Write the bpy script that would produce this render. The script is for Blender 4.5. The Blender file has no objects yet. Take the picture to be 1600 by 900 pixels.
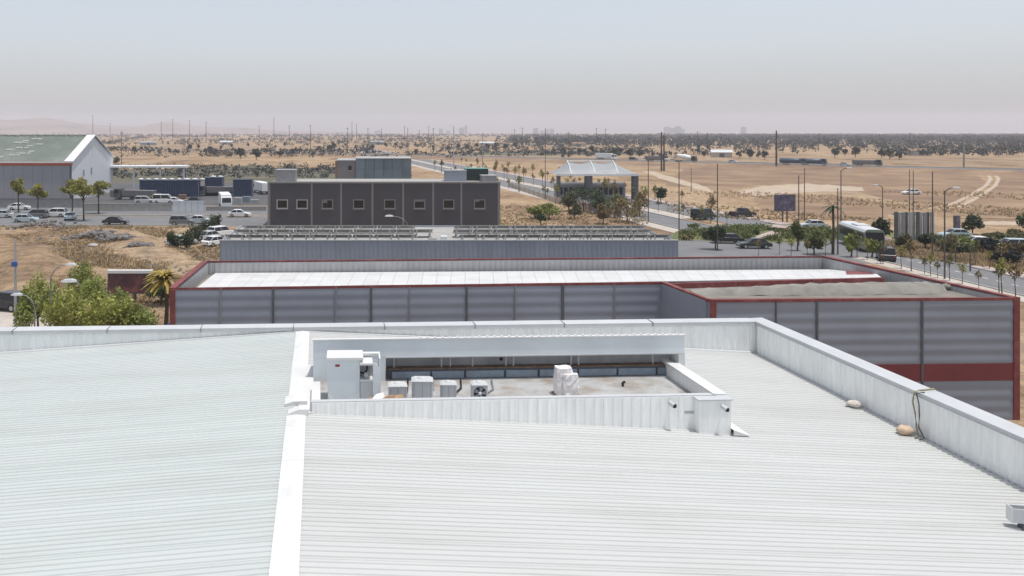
import bpy, math, random
from mathutils import Vector, Matrix
random.seed(7)
R = math.radians
sc = bpy.context.scene
col = sc.collection

# ------------------------------------------------------------------ camera, sky, sun, exposure
F, CX, CY, H = 1350.0, 573.0, 205.0, 16.5          # focal length and axis of a 1600 px wide frame, eye height
cam_d = bpy.data.cameras.new('camera'); cam = bpy.data.objects.new('camera', cam_d); col.objects.link(cam)
cam.location = (0, 0, H); cam.rotation_euler = (R(90), 0, 0)
cam_d.sensor_width = 36; cam_d.lens = F / 1600 * 36
cam_d.shift_x = (800 - CX) / 1600; cam_d.shift_y = -(450 - CY) / 1600
cam_d.clip_start = 0.5; cam_d.clip_end = 60000
sc.camera = cam
SUN_EL, SUN_AZ = 79.0, 112.0                         # azimuth: degrees to the right of straight ahead
w = bpy.data.worlds.new('World'); sc.world = w; w.use_nodes = True
nt = w.node_tree; bg = nt.nodes['Background']
sky = nt.nodes.new('ShaderNodeTexSky'); sky.sky_type = 'NISHITA'; sky.sun_disc = False
sky.sun_elevation = R(SUN_EL); sky.sun_rotation = R(SUN_AZ)
sky.altitude = 300; sky.air_density = 1.0; sky.dust_density = 2.4; sky.ozone_density = 2.2
hs = nt.nodes.new('ShaderNodeHueSaturation'); hs.inputs['Saturation'].default_value = .42      # dusty, washed-out air
nt.links.new(sky.outputs[0], hs.inputs['Color']); nt.links.new(hs.outputs[0], bg.inputs[0]); bg.inputs[1].default_value = 0.122
sl = bpy.data.lights.new('sun', 'SUN'); so = bpy.data.objects.new('sun', sl); col.objects.link(so)
sl.energy = 2.2; sl.angle = R(0.6); sl.color = (1.0, 0.965, 0.91)
sd = Vector((math.sin(R(SUN_AZ)) * math.cos(R(SUN_EL)), math.cos(R(SUN_AZ)) * math.cos(R(SUN_EL)), math.sin(R(SUN_EL))))
so.rotation_euler = sd.to_track_quat('Z', 'Y').to_euler(); so.location = (0, 0, 200)
sc.view_settings.view_transform = 'Standard'; sc.view_settings.look = 'None'
sc.view_settings.exposure = 0.4; sc.cycles.volume_bounces = 2; sc.view_settings.gamma = 1.0; sc.view_settings.use_curve_mapping = False

# ------------------------------------------------------------------ helpers
def W(px, py, Y): return Vector(((px - CX) / F * Y, Y, H - (py - CY) / F * Y))
def G(px, py, z=0.0):
    Y = F * (H - z) / (py - CY)
    return Vector(((px - CX) / F * Y, Y, z))

class MB:
    def __init__(s): s.v = []; s.f = []
    def add(s, vs, fs):
        n = len(s.v); s.v += [tuple(p) for p in vs]; s.f += [tuple(i + n for i in f) for f in fs]; return s
    def box(s, x0, x1, y0, y1, z0, z1):
        return s.add([(x0,y0,z0),(x1,y0,z0),(x1,y1,z0),(x0,y1,z0),(x0,y0,z1),(x1,y0,z1),(x1,y1,z1),(x0,y1,z1)],
                     [(0,3,2,1),(4,5,6,7),(0,1,5,4),(1,2,6,5),(2,3,7,6),(3,0,4,7)])
    def bbox(s, x0, x1, y0, y1, z0, z1, b=0.02):            # box with chamfered vertical and top edges
        def ring(e, z): return [(x0+e+b,y0+e,z),(x1-e-b,y0+e,z),(x1-e,y0+e+b,z),(x1-e,y1-e-b,z),(x1-e-b,y1-e,z),(x0+e+b,y1-e,z),(x0+e,y1-e-b,z),(x0+e,y0+e+b,z)]
        return s.loft([ring(0,z0), ring(0,z1-b), ring(b*.8,z1)])
    def loft(s, rings, cap=True):
        n = len(rings[0]); vs = [p for r in rings for p in r]; fs = []
        for k in range(len(rings)-1):
            for i in range(n):
                j = (i+1) % n; fs.append((k*n+i, k*n+j, (k+1)*n+j, (k+1)*n+i))
        if cap: fs.append(tuple(range(n-1,-1,-1))); fs.append(tuple((len(rings)-1)*n+i for i in range(n)))
        return s.add(vs, fs)
    def prism(s, poly, axis, a, b):                         # polygon extruded along an axis
        def p3(p, t): return {'x':(t,p[0],p[1]),'y':(p[0],t,p[1]),'z':(p[0],p[1],t)}[axis]
        n = len(poly)
        return s.add([p3(p,a) for p in poly]+[p3(p,b) for p in poly],
                     [tuple(range(n-1,-1,-1)), tuple(range(n,2*n))]+[(i,(i+1)%n,n+(i+1)%n,n+i) for i in range(n)])
    def tube(s, pts, r, n=6, cap=True):
        rs = r if isinstance(r,(list,tuple)) else [r]*len(pts)
        pts = [Vector(p) for p in pts]; rings = []
        for i, p in enumerate(pts):
            d = (pts[min(i+1,len(pts)-1)] - pts[max(i-1,0)]).normalized()
            u = d.cross(Vector((0,0,1)) if abs(d.z) < .9 else Vector((0,1,0))).normalized(); v = d.cross(u)
            rings.append([tuple(p + (u*math.cos(2*math.pi*k/n) + v*math.sin(2*math.pi*k/n))*rs[i]) for k in range(n)])
        return s.loft(rings, cap)
    def blob(s, c, rx, ry, rz, n=8, m=5, rnd=0.0, rg=random):
        rings = []
        for i in range(m+1):
            th = math.pi*(i+.02)/(m+.04); z = -math.cos(th); q = math.sin(th)
            rings.append([(c[0]+rx*q*math.cos(2*math.pi*k/n)*(1+rg.uniform(-rnd,rnd)), c[1]+ry*q*math.sin(2*math.pi*k/n)*(1+rg.uniform(-rnd,rnd)), c[2]+rz*z*(1+rg.uniform(-rnd,rnd))) for k in range(n)])
        return s.loft(rings)
    def sheet(s, profile, a, b, axis='x'):                  # open profile extruded along x: profile = [(y,z)...]
        n = len(profile)
        if axis == 'x': vs = [(a,p[0],p[1]) for p in profile]+[(b,p[0],p[1]) for p in profile]
        else: vs = [(p[0],p[1],a) for p in profile]+[(p[0],p[1],b) for p in profile]
        return s.add(vs, [(i,i+1,n+i+1,n+i) for i in range(n-1)])
    def mesh(s, name, smooth=False):
        me = bpy.data.meshes.new(name); me.from_pydata(s.v, [], s.f); me.validate(); me.update()
        if smooth: me.polygons.foreach_set('use_smooth', [True]*len(me.polygons))
        return me

def obj(name, mesh, mat=None, parent=None, loc=None, rot=None, smooth=False):
    if isinstance(mesh, MB): mesh = mesh.mesh(name, smooth)
    o = bpy.data.objects.new(name, mesh); col.objects.link(o)
    if mat is not None and not mesh.materials: mesh.materials.append(mat)
    if parent: o.parent = parent
    if loc is not None: o.location = loc
    if rot is not None: o.rotation_euler = rot
    return o
def tag(o, label, cat, group=None):
    o['label'] = label; o['category'] = cat
    if group: o['group'] = group
    return o
def thing(name, label, cat, loc=(0,0,0), rz=0.0, group=None):
    o = bpy.data.objects.new(name, None); o.empty_display_size = .3; col.objects.link(o)
    o.location = loc; o.rotation_euler = (0,0,rz)
    return tag(o, label, cat, group)
def struct(o, kind='structure'): o['kind'] = kind; return o
KIDS = {}
def kids(o):
    if o.name not in KIDS: KIDS[o.name] = list(o.children)
    return KIDS[o.name]
def copy_tree(src, loc, rz=0.0, scale=1.0, label=None, group=None, color=None):
    def rec(o, parent):
        c = o.copy(); col.objects.link(c); c.parent = parent
        if color is not None: c.color = color
        for k in kids(o): rec(k, c)
        return c
    c = rec(src, None); place(c, loc, rz, scale, label, group); return c
def place(c, loc, rz=0.0, scale=1.0, label=None, group=None):
    c.location = loc; c.rotation_euler = (0,0,rz)
    c.scale = (scale,)*3 if not isinstance(scale, tuple) else scale
    if label: c['label'] = label
    if group: c['group'] = group
class Stamp:                                                # first use places the thing itself, later uses copy it
    def __init__(s, root, color=False): s.root = root; s.used = False; s.color = color
    def __call__(s, loc, rz=0.0, scale=1.0, label=None, group=None, color=None):
        if not s.used:
            s.used = True; kids(s.root); [kids(k) for k in s.root.children]
            place(s.root, loc, rz, scale, label, group)
            if color is not None:
                for o in [s.root]+list(s.root.children_recursive): o.color = color
            return s.root
        return copy_tree(s.root, loc, rz, scale, label, group, color)

def mat(name, c, rough=.65, var=.1, scale=2.0, bump=0.0, bscale=20.0, metal=0.0, rand=0.0, c2=None, c3=None, s2=None, stretch=None, objcol=False, spec=.4, trans=0.0):
    m = bpy.data.materials.new(name); m.use_nodes = True; t = m.node_tree; N = t.nodes; L = t.links
    b = N['Principled BSDF']; b.inputs['Roughness'].default_value = rough; b.inputs['Metallic'].default_value = metal
    b.inputs['Specular IOR Level'].default_value = spec
    geo = N.new('ShaderNodeNewGeometry'); vec = geo.outputs['Position']
    if stretch:
        mp = N.new('ShaderNodeMapping'); mp.inputs['Scale'].default_value = stretch; L.new(vec, mp.inputs[0]); vec = mp.outputs[0]
    nz = N.new('ShaderNodeTexNoise'); nz.inputs['Scale'].default_value = scale; nz.inputs['Detail'].default_value = 6; nz.inputs['Roughness'].default_value = .62
    L.new(vec, nz.inputs['Vector'])
    rp = N.new('ShaderNodeValToRGB'); e = rp.color_ramp.elements
    lo = c2 or tuple(x*(1-var) for x in c); hi = c3 or tuple(min(1,x*(1+var)) for x in c)
    e[0].position = .3; e[0].color = (*lo,1); e[1].position = .7; e[1].color = (*hi,1)
    if c2 or c3: k = e.new(.5); k.color = (*c,1)
    L.new(nz.outputs[0], rp.inputs[0]); out = rp.outputs[0]
    def mul(a, fac_socket, lo, hi):
        mr = N.new('ShaderNodeMapRange'); mr.inputs['To Min'].default_value = lo; mr.inputs['To Max'].default_value = hi
        L.new(fac_socket, mr.inputs['Value'])
        x = N.new('ShaderNodeMix'); x.data_type = 'RGBA'; x.blend_type = 'MULTIPLY'; x.inputs[0].default_value = 1
        L.new(a, x.inputs[6]); cb = N.new('ShaderNodeCombineColor')
        for i in range(3): L.new(mr.outputs[0], cb.inputs[i])
        L.new(cb.outputs[0], x.inputs[7]); return x.outputs[2]
    if s2:
        n2 = N.new('ShaderNodeTexNoise'); n2.inputs['Scale'].default_value = s2; n2.inputs['Detail'].default_value = 8; n2.inputs['Roughness'].default_value = .7
        L.new(vec, n2.inputs['Vector']); out = mul(out, n2.outputs[0], .62, 1.38)
    if rand or objcol:
        oi = N.new('ShaderNodeObjectInfo')
        if objcol:
            x = N.new('ShaderNodeMix'); x.data_type = 'RGBA'; x.blend_type = 'MULTIPLY'; x.inputs[0].default_value = 1
            L.new(out, x.inputs[6]); L.new(oi.outputs['Color'], x.inputs[7]); out = x.outputs[2]
        if rand: out = mul(out, oi.outputs['Random'], 1-rand, 1+rand)
    L.new(out, b.inputs['Base Color'])
    if bump:
        bn = N.new('ShaderNodeTexNoise'); bn.inputs['Scale'].default_value = bscale; bn.inputs['Detail'].default_value = 5
        L.new(geo.outputs['Position'], bn.inputs['Vector'])
        bp = N.new('ShaderNodeBump'); bp.inputs['Strength'].default_value = min(1,bump); bp.inputs['Distance'].default_value = max(.02,bump*.1)
        L.new(bn.outputs[0], bp.inputs['Height']); L.new(bp.outputs[0], b.inputs['Normal'])
    if trans:
        tr = N.new('ShaderNodeBsdfTranslucent'); mx = N.new('ShaderNodeMixShader'); mx.inputs[0].default_value = trans
        L.new(out, tr.inputs[0]); L.new(b.outputs[0], mx.inputs[1]); L.new(tr.outputs[0], mx.inputs[2]); L.new(mx.outputs[0], N['Material Output'].inputs[0])
    return m

def srgb(r, g, b): return tuple(((x/255+.055)/1.055)**2.4 if x > 10 else x/255/12.92 for x in (r,g,b))
MT = {}
def m_(k, *a, **kw): MT[k] = mat(k, *a, **kw)
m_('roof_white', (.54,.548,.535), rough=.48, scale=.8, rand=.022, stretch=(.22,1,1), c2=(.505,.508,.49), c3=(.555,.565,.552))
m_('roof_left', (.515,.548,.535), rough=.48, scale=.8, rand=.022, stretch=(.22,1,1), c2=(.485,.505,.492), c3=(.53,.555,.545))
m_('cap_white', (.70,.70,.69), rough=.45, var=.05, scale=.9, c2=(.63,.63,.61), c3=(.73,.73,.725))
m_('clad_white', (.885,.895,.875), rough=.5, var=.08, scale=1.5, rand=.03, stretch=(3,3,.5))
m_('coping_grey', (.54,.555,.565), rough=.4, var=.06, scale=.7, rand=.03)
m_('fascia_blue', (.68,.73,.76), rough=.45, var=.06, scale=.6)
m_('seam', (.2,.21,.22), var=.2)
m_('well_floor', (.40,.40,.395), rough=.7, var=.2, scale=.8, c2=(.47,.47,.465), c3=(.27,.215,.165), s2=2.5)
m_('dark_grey', (.10,.105,.115), var=.2, scale=1.5)
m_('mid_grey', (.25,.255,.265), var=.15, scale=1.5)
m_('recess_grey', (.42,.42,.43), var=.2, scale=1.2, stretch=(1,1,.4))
m_('rust', (.22,.14,.09), var=.5, scale=6)
m_('slate_blue', (.22,.27,.32), var=.2, scale=2)
m_('white_paint', (.78,.79,.79), rough=.4, var=.05, scale=3)
m_('unit_grey', (.52,.535,.55), rough=.5, var=.08, scale=3, rand=.06)
m_('slat_grey', (.34,.35,.365), var=.1)
m_('lid_grey', (.56,.57,.575), rough=.5, var=.06)
m_('black', (.015,.015,.017), rough=.45, var=.2)
m_('red_label', (.30,.03,.035), rough=.5, var=.2, scale=30)
m_('cardboard', (.34,.22,.13), rough=.9, var=.35, scale=5, rand=.25)
m_('film', (.80,.77,.76), rough=.35, var=.18, scale=7, bump=.4, bscale=9)
m_('red_trim', (.20,.05,.048), rough=.6, var=.18, scale=1.2, c2=(.15,.04,.04), c3=(.29,.10,.09))
m_('red_band', (.17,.035,.04), rough=.55, var=.12, scale=.8)
m_('panel_grey', (.255,.283,.34), rough=.45, var=.07, scale=.4, rand=.05)
m_('parapet_grey', (.40,.40,.405), rough=.55, var=.08, scale=.8, rand=.04)
m_('roof_bright', (.64,.64,.63), rough=.5, scale=.5, rand=.035, c2=(.57,.57,.555), c3=(.68,.68,.675))
m_('membrane', (.21,.19,.165), rough=.85, var=.2, scale=.45, c2=(.16,.15,.135), c3=(.27,.24,.20), bump=.2, bscale=3)
m_('tarp', (.245,.23,.205), rough=.8, var=.25, scale=.7, bump=.3, bscale=1.5)
m_('solar_back', (.42,.42,.41), rough=.5, var=.1, scale=1)
m_('solar_front', (.02,.03,.06), rough=.15, var=.1, scale=1)
m_('galv', (.42,.43,.43), rough=.45, var=.12, scale=2, metal=.2)
m_('concrete', (.36,.35,.33), rough=.85, var=.14, scale=1.2, s2=6)
m_('wall_bluegrey', (.31,.345,.40), rough=.5, var=.06, scale=.3, rand=.05)
m_('charcoal', (.060,.062,.074), rough=.6, var=.08, scale=.3, rand=.03)
m_('joint_light', (.22,.215,.22), rough=.6, var=.1)
m_('glass_dark', (.012,.013,.018), rough=.12, var=.1, spec=.5)
m_('teal_glass', (.15,.20,.24), rough=.25, var=.1, scale=.4, rand=.12)
m_('brown_grey', (.20,.195,.20), rough=.7, var=.1)
m_('green_black', (.015,.03,.03), rough=.4, var=.2)
m_('green_trim', (.18,.40,.35), rough=.5, var=.1)
m_('roof_green', (.15,.175,.15), rough=.7, var=.16, scale=.12, c3=(.20,.225,.20), rand=.04)
m_('rooflight', (.36,.38,.35), rough=.4, var=.1)
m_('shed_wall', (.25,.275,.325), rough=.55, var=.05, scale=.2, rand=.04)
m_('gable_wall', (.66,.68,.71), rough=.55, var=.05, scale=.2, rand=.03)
m_('container', (.032,.05,.10), rough=.5, var=.25, scale=.8, rand=.2)
m_('car_paint', (1,1,1), rough=.25, var=.02, objcol=True, spec=.5)
m_('tyre', (.018,.018,.018), rough=.9, var=.2)
m_('rim', (.4,.4,.41), rough=.35, var=.1, metal=.6)
m_('lamp_red', (.35,.02,.02), rough=.3)
m_('lamp_clear', (.75,.75,.72), rough=.2)
m_('verge_green', (.13,.145,.05), rough=1, var=.4, scale=.3, c2=(.085,.105,.04), c3=(.24,.21,.09), s2=1.5)
m_('olive_ground', (.115,.105,.07), rough=1, var=.4, scale=.05, c2=(.075,.075,.05), c3=(.20,.165,.11), s2=.5)
m_('yard_grey', (.095,.095,.10), rough=.9, var=.25, scale=.12, s2=1.5)
m_('pole_dark', (.10,.095,.09), rough=.7, var=.2)
m_('pole_wood', (.085,.075,.068), rough=.9, var=.25)
m_('lamp_silver', (.62,.64,.66), rough=.35, var=.08)
m_('bark', (.10,.075,.055), rough=.95, var=.3, scale=6)
m_('leaf_lime', (.36,.38,.10), rough=.6, var=.5, scale=1.2, rand=.1, trans=.3)
m_('leaf_green', (.27,.31,.085), rough=.6, var=.45, scale=.8, rand=.15, trans=.25)
m_('leaf_dark', (.050,.075,.035), rough=.65, var=.4, scale=.8, rand=.2, trans=.2)
m_('leaf_yellow', (.24,.23,.055), rough=.6, var=.4, scale=.5, rand=.15, trans=.25)
m_('leaf_palm', (.36,.27,.05), rough=.6, var=.35, scale=1.5, trans=.2)
m_('leaf_olive', (.030,.037,.037), rough=.7, var=.35, scale=.3, rand=.25, trans=.15)
m_('leaf_scrub', (.13,.13,.06), rough=.7, var=.4, scale=.8, rand=.25, trans=.2)
m_('leaf_dry', (.17,.13,.06), rough=.8, var=.4, scale=1.0, rand=.2, trans=.15)
m_('hedge', (.105,.125,.035), rough=.7, var=.45, scale=.7, trans=.2)
m_('drygrass', (.33,.245,.145), rough=.95, var=.35, scale=.25, trans=.2)
m_('stone', (.36,.31,.27), rough=.95, var=.3, scale=1.5)
m_('asphalt', (.18,.18,.185), rough=.9, var=.12, scale=.25, s2=8)
m_('asphalt_far', (.17,.175,.185), rough=.9, var=.12, scale=.05)
m_('pave_pink', (.42,.34,.31), rough=.9, var=.12, scale=.5, s2=4)
m_('pave_pale', (.47,.42,.37), rough=.9, var=.14, scale=.5, s2=4)
m_('paint_line', (.75,.75,.72), rough=.7, var=.1)
m_('sign_purple', (.10,.085,.14), rough=.35, var=.5, scale=.9, c2=(.05,.045,.075), c3=(.22,.19,.28))
m_('sign_wine', (.10,.045,.06), rough=.4, var=.5, scale=.9, c2=(.04,.03,.035), c3=(.26,.10,.09))
m_('tent', (.31,.325,.34), rough=.5, var=.06, scale=.4)
m_('blue_tarp', (.05,.13,.38), rough=.5, var=.3, scale=1.2)
m_('bus_green', (.19,.23,.17), rough=.35, var=.2, scale=.6)
m_('tank_blue', (.07,.11,.15), rough=.4, var=.15)
m_('far_tower', (.34,.38,.43), rough=.7, var=.06)
m_('hill', (.26,.20,.17), rough=1, var=.16, scale=.004, c2=(.14,.125,.12), c3=(.31,.235,.20))
m_('brown_slope', (.25,.162,.10), rough=1, var=.2, scale=.05, c2=(.16,.105,.068), c3=(.34,.235,.15), s2=.3)
m_('pale_soil', (.44,.35,.265), rough=1, var=.16, scale=.2, s2=1.5)
m_('yellow_cord', (.33,.29,.17), rough=.8, var=.3, scale=12)

# ------------------------------------------------------------------ ground, hills, roads
def ground_mat():
    m = bpy.data.materials.new('dry_ground'); m.use_nodes = True; t = m.node_tree; N = t.nodes; L = t.links
    b = N['Principled BSDF']; b.inputs['Roughness'].default_value = 1; b.inputs['Specular IOR Level'].default_value = .1
    geo = N.new('ShaderNodeNewGeometry')
    def noise(s, d=8, r=.62, st=None):
        v = geo.outputs['Position']
        if st:
            mp = N.new('ShaderNodeMapping'); mp.inputs['Scale'].default_value = st; L.new(v, mp.inputs[0]); v = mp.outputs[0]
        n = N.new('ShaderNodeTexNoise'); n.inputs['Scale'].default_value = s; n.inputs['Detail'].default_value = d; n.inputs['Roughness'].default_value = r
        L.new(v, n.inputs['Vector']); return n.outputs[0]
    def ramp(f, st):
        r = N.new('ShaderNodeValToRGB'); e = r.color_ramp.elements
        e[0].position, e[0].color = st[0][0], (*st[0][1],1); e[1].position, e[1].color = st[-1][0], (*st[-1][1],1)
        for p, c in st[1:-1]: k = e.new(p); k.color = (*c,1)
        L.new(f, r.inputs[0]); return r.outputs[0]
    a = ramp(noise(.045, 10, .68, st=(1,.5,1)), [(.28,(.12,.095,.072)),(.39,(.22,.16,.11)),(.48,(.33,.24,.16)),(.57,(.40,.305,.21)),(.70,(.26,.22,.18))])
    c = ramp(noise(.45, 8, .7), [(.28,(.45,.42,.38)),(.5,(1,1,1)),(.70,(1.35,1.3,1.2))])
    fine = ramp(noise(2.2, 6, .75), [(.30,(.55,.52,.48)),(.5,(1,1,1)),(.68,(1.25,1.22,1.15))])
    d = ramp(noise(.0035, 6), [(.35,(.82,.80,.80)),(.6,(1.1,1.06,1.0))])
    x = N.new('ShaderNodeMix'); x.data_type='RGBA'; x.blend_type='MULTIPLY'; x.inputs[0].default_value=1; L.new(a,x.inputs[6]); L.new(c,x.inputs[7])
    y = N.new('ShaderNodeMix'); y.data_type='RGBA'; y.blend_type='MULTIPLY'; y.inputs[0].default_value=1; L.new(x.outputs[2],y.inputs[6]); L.new(d,y.inputs[7])
    zf_ = N.new('ShaderNodeMix'); zf_.data_type='RGBA'; zf_.blend_type='MULTIPLY'; zf_.inputs[0].default_value=1; L.new(y.outputs[2],zf_.inputs[6]); L.new(fine,zf_.inputs[7])
    L.new(zf_.outputs[2], b.inputs['Base Color'])
    bp = N.new('ShaderNodeBump'); bp.inputs['Strength'].default_value=.6; bp.inputs['Distance'].default_value=.5
    L.new(noise(.6), bp.inputs['Height']); L.new(bp.outputs[0], b.inputs['Normal'])
    return m
gm = ground_mat()
g = MB(); g.add([(-9000,-300,0),(9000,-300,0),(9000,9500,0),(-9000,9500,0)], [(0,1,2,3)])
struct(obj('ground', g, gm))

def hills():
    g = MB(); rg = random.Random(3); nx, ny = 90, 14
    X0, X1, Y0, Y1 = -3600, 900, 4200, 6200
    ph = [rg.uniform(0,6.3) for _ in range(8)]
    for j in range(ny+1):
        for i in range(nx+1):
            X = X0+(X1-X0)*i/nx; Y = Y0+(Y1-Y0)*j/ny
            px = CX + F*X/5200
            prof = 128*math.exp(-((px-10)/85)**2) + 62*math.exp(-((px-150)/95)**2) + 58*math.exp(-((px-272)/52)**2) + 36*math.exp(-((px-390)/130)**2)
            prof *= 1+.10*math.sin(X/140+ph[0])+.07*math.sin(X/61+ph[1]+Y/300)
            q = j/ny; s = math.sin(math.pi*min(1,q*1.0))**1.2
            z = prof*.80*s + 7*math.sin(X/90+ph[2]+Y/160)*s - 2
            g.v.append((X,Y,z))
    for j in range(ny):
        for i in range(nx):
            a = j*(nx+1)+i; g.f.append((a,a+1,a+nx+2,a+nx+1))
    return obj('hills', g, MT['hill'], smooth=True)
struct(hills())

def strip(name, path, width, z, m, off=0.0):                 # flat strip along ground points
    pts = [Vector((p[0],p[1],0)) for p in path]; L_, R_ = [], []
    for i, p in enumerate(pts):
        d = (pts[min(i+1,len(pts)-1)]-pts[max(i-1,0)]).normalized(); n = Vector((-d.y,d.x,0))
        L_.append(p+n*(off+width/2)); R_.append(p+n*(off-width/2))
    g = MB(); k = len(pts)
    g.add([(p.x,p.y,z) for p in L_]+[(p.x,p.y,z) for p in R_], [(i,k+i,k+i+1,i+1) for i in range(k-1)])
    return struct(obj(name, g, m))
def patch(name, px, z, m, jit=0.0):
    if jit:
        rg = random.Random(len(px)*7+int(px[0][0])); q = []
        for i, a in enumerate(px):
            b = px[(i+1)%len(px)]
            for k in range(7): q.append((a[0]+(b[0]-a[0])*k/7+rg.uniform(-1,1)*jit*4, a[1]+(b[1]-a[1])*k/7+rg.uniform(-1,1)*jit))
        px = q
    g = MB(); vs = [G(x,y) for x,y in px]; g.add([(p.x,p.y,z) for p in vs],[tuple(range(len(vs)))])
    return struct(obj(name, g, m))
def kerb(name, path, off, w_=.25, h=.13):
    pts = [Vector((p[0],p[1],0)) for p in path]; g = MB(); rings = []
    for i, p in enumerate(pts):
        d = (pts[min(i+1,len(pts)-1)]-pts[max(i-1,0)]).normalized(); n = Vector((-d.y,d.x,0))
        a, b = p+n*(off-w_/2), p+n*(off+w_/2)
        rings.append([(a.x,a.y,0),(b.x,b.y,0),(b.x,b.y,h),(a.x,a.y,h)])
    g.loft(rings); return struct(obj(name, g, MT['concrete']))

roadA = [G(x,y) for x,y in ((560,234),(620,248),(760,280.3),(900,312.7),(1040,345),(1120,363.5))]
roadB = [G(x,y) for x,y in ((560,231),(640,246),(880,292.3),(1110,337.7),(1210,357))]
strip('road', roadA, 7.5, .012, MT['asphalt']); strip('road', roadB, 8.0, .012, MT['asphalt'])
for pth, ww in ((roadA,7.5),(roadB,8.0)):
    kerb('kerb', pth, ww/2+.12); kerb('kerb', pth, -ww/2-.12)
strip('pavement', roadB, 3.0, .02, MT['pave_pink'], off=5.9)
strip('pavement', roadA, 3.0, .02, MT['pave_pale'], off=-5.6)
strip('median', [(a+b)/2 for a,b in zip(roadA[:5],(G(560,231),G(640,246),G(800,276.9),G(960,307.8),G(1110,337.7)))], 3.6, .02, MT['pave_pale'])
patch('junction', [(1030,372),(1110,352),(1200,346),(1330,358),(1440,386),(1500,402),(1420,412),(1250,412),(1040,404)], .016, MT['asphalt'])
roadC = [G(x,y) for x,y in ((1310,382),(1400,402),(1500,425.5),(1600,449),(1720,477))]
strip('road', roadC, 7.5, .02, MT['asphalt']); kerb('kerb', roadC[1:], 3.9); kerb('kerb', roadC[1:], -3.9)
strip('pavement', roadC[1:], 2.6, .024, MT['pave_pink'], off=5.3); strip('pavement', roadC[1:], 2.2, .024, MT['pave_pale'], off=-5.1)
for k in range(14):
    t = k/14; a = roadC[1].lerp(roadC[4], t); b = roadC[1].lerp(roadC[4], t+.03)
    strip('lane_mark', [a,b], .15, .028, MT['paint_line'])
patch('traffic_island', [(1062,373),(1085,358),(1150,352),(1240,350),(1322,358),(1330,366),(1310,375),(1230,379),(1120,378)], .03, MT['verge_green'])
patch('grass_verge', [(1040,378),(1060,360),(1092,360),(1070,376)], .028, MT['verge_green'], .6)
patch('grass_verge', [(1330,352),(1440,366),(1480,378),(1440,380),(1340,360)], .028, MT['verge_green'], .6)
patch('footpath', [(1172,373),(1196,364),(1222,357),(1234,359),(1212,367),(1190,375)], .036, MT['pave_pink'])
patch('footpath', [(1185,352),(1215,351),(1330,357),(1330,361),(1215,356)], .036, MT['pave_pink'])
# left street with parking strip
patch('road', [(-400,352),(-400,338),(100,338),(418,338),(418,354),(100,352)], .012, MT['asphalt'])
patch('parking_strip', [(-400,336.5),(-400,322),(420,322),(420,336.5)], .012, MT['asphalt'])
patch('yard', [(110,321),(110,286),(540,286),(540,321)], .014, MT['yard_grey'])
for y in (337.2, 353.0):
    a, b = G(-400,y), G(345,y); kerb('kerb', [a,b], 0, .35, .15)
patch('road', [(-300,560),(-300,482),(78,482),(84,510),(84,560)], .012, MT['pave_pale'])
patch('pale_field', [(1150,300),(1190,291),(1260,287),(1340,292),(1352,298),(1280,300),(1180,306)], .02, MT['pale_soil'], .9)
patch('pale_field', [(1525,352),(1532,346),(1600,346),(1700,347),(1700,352)], .02, MT['pale_soil'], .5)
patch('dirt_track', [(1005,268),(1020,268),(1100,291),(1120,302),(1098,298),(1030,278)], .02, MT['pale_soil'], .5)
patch('olive_field', [(160,300),(165,266),(240,264),(420,258),(424,262),(540,262),(640,266),(640,300)], .008, MT['olive_ground'], .9)
patch('olive_field', [(700,242),(820,236),(1000,236),(1010,240),(860,243)], .008, MT['olive_ground'], .6)
tr = [G(x,y) for x,y in ((1533,266.5),(1549,272),(1554,280),(1548,290),(1530,302),(1508,314),(1486,324),(1440,326))]
strip('dirt_track', tr, 1.1, .024, MT['pale_soil'], off=1.1); strip('dirt_track', tr, 1.1, .024, MT['pale_soil'], off=-1.1)
# highway on its bank
hwA, hwB = G(640,242.3,1.4), G(1700,268.5,1.4); hd = (hwB-hwA).normalized(); hn = Vector((-hd.y,hd.x,0))
hwB = hwB + hd*200; hwA = hwA - hd*300
def bank():
    g = MB(); rings = []
    for p in (hwA, hwB):
        ring = []
        for o, z in ((-26,-.05),(-6.5,1.38),(9,1.38),(22,-.05)):
            q = p+hn*o; ring.append((q.x,q.y,z))
        rings.append(ring)
    g.loft(rings, cap=False); return struct(obj('embankment', g, MT['brown_slope']))
bank()
g = MB(); vs = [hwA-hn*5, hwB-hn*5, hwB+hn*6, hwA+hn*6]; g.add([(p.x,p.y,1.42) for p in vs],[(0,1,2,3)]); struct(obj('highway', g, MT['asphalt_far']))
patch('brown_field', [(1040,290),(1070,260),(1525,271),(1540,284),(1500,318),(1440,322),(1340,300),(1260,286),(1180,290),(1140,298)], .012, MT['brown_slope'], .8)
patch('brown_field', [(1500,322),(1556,290),(1566,270),(1760,276),(1760,345),(1520,340)], .012, MT['brown_slope'], .8)
patch('brown_field', [(1180,312),(1300,304),(1420,324),(1380,340),(1260,338),(1190,330)], .010, MT['brown_slope'], 1.2)
patch('brown_field', [(780,330),(800,318),(900,336),(1000,350),(900,352)], .010, MT['brown_slope'], .8)

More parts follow.
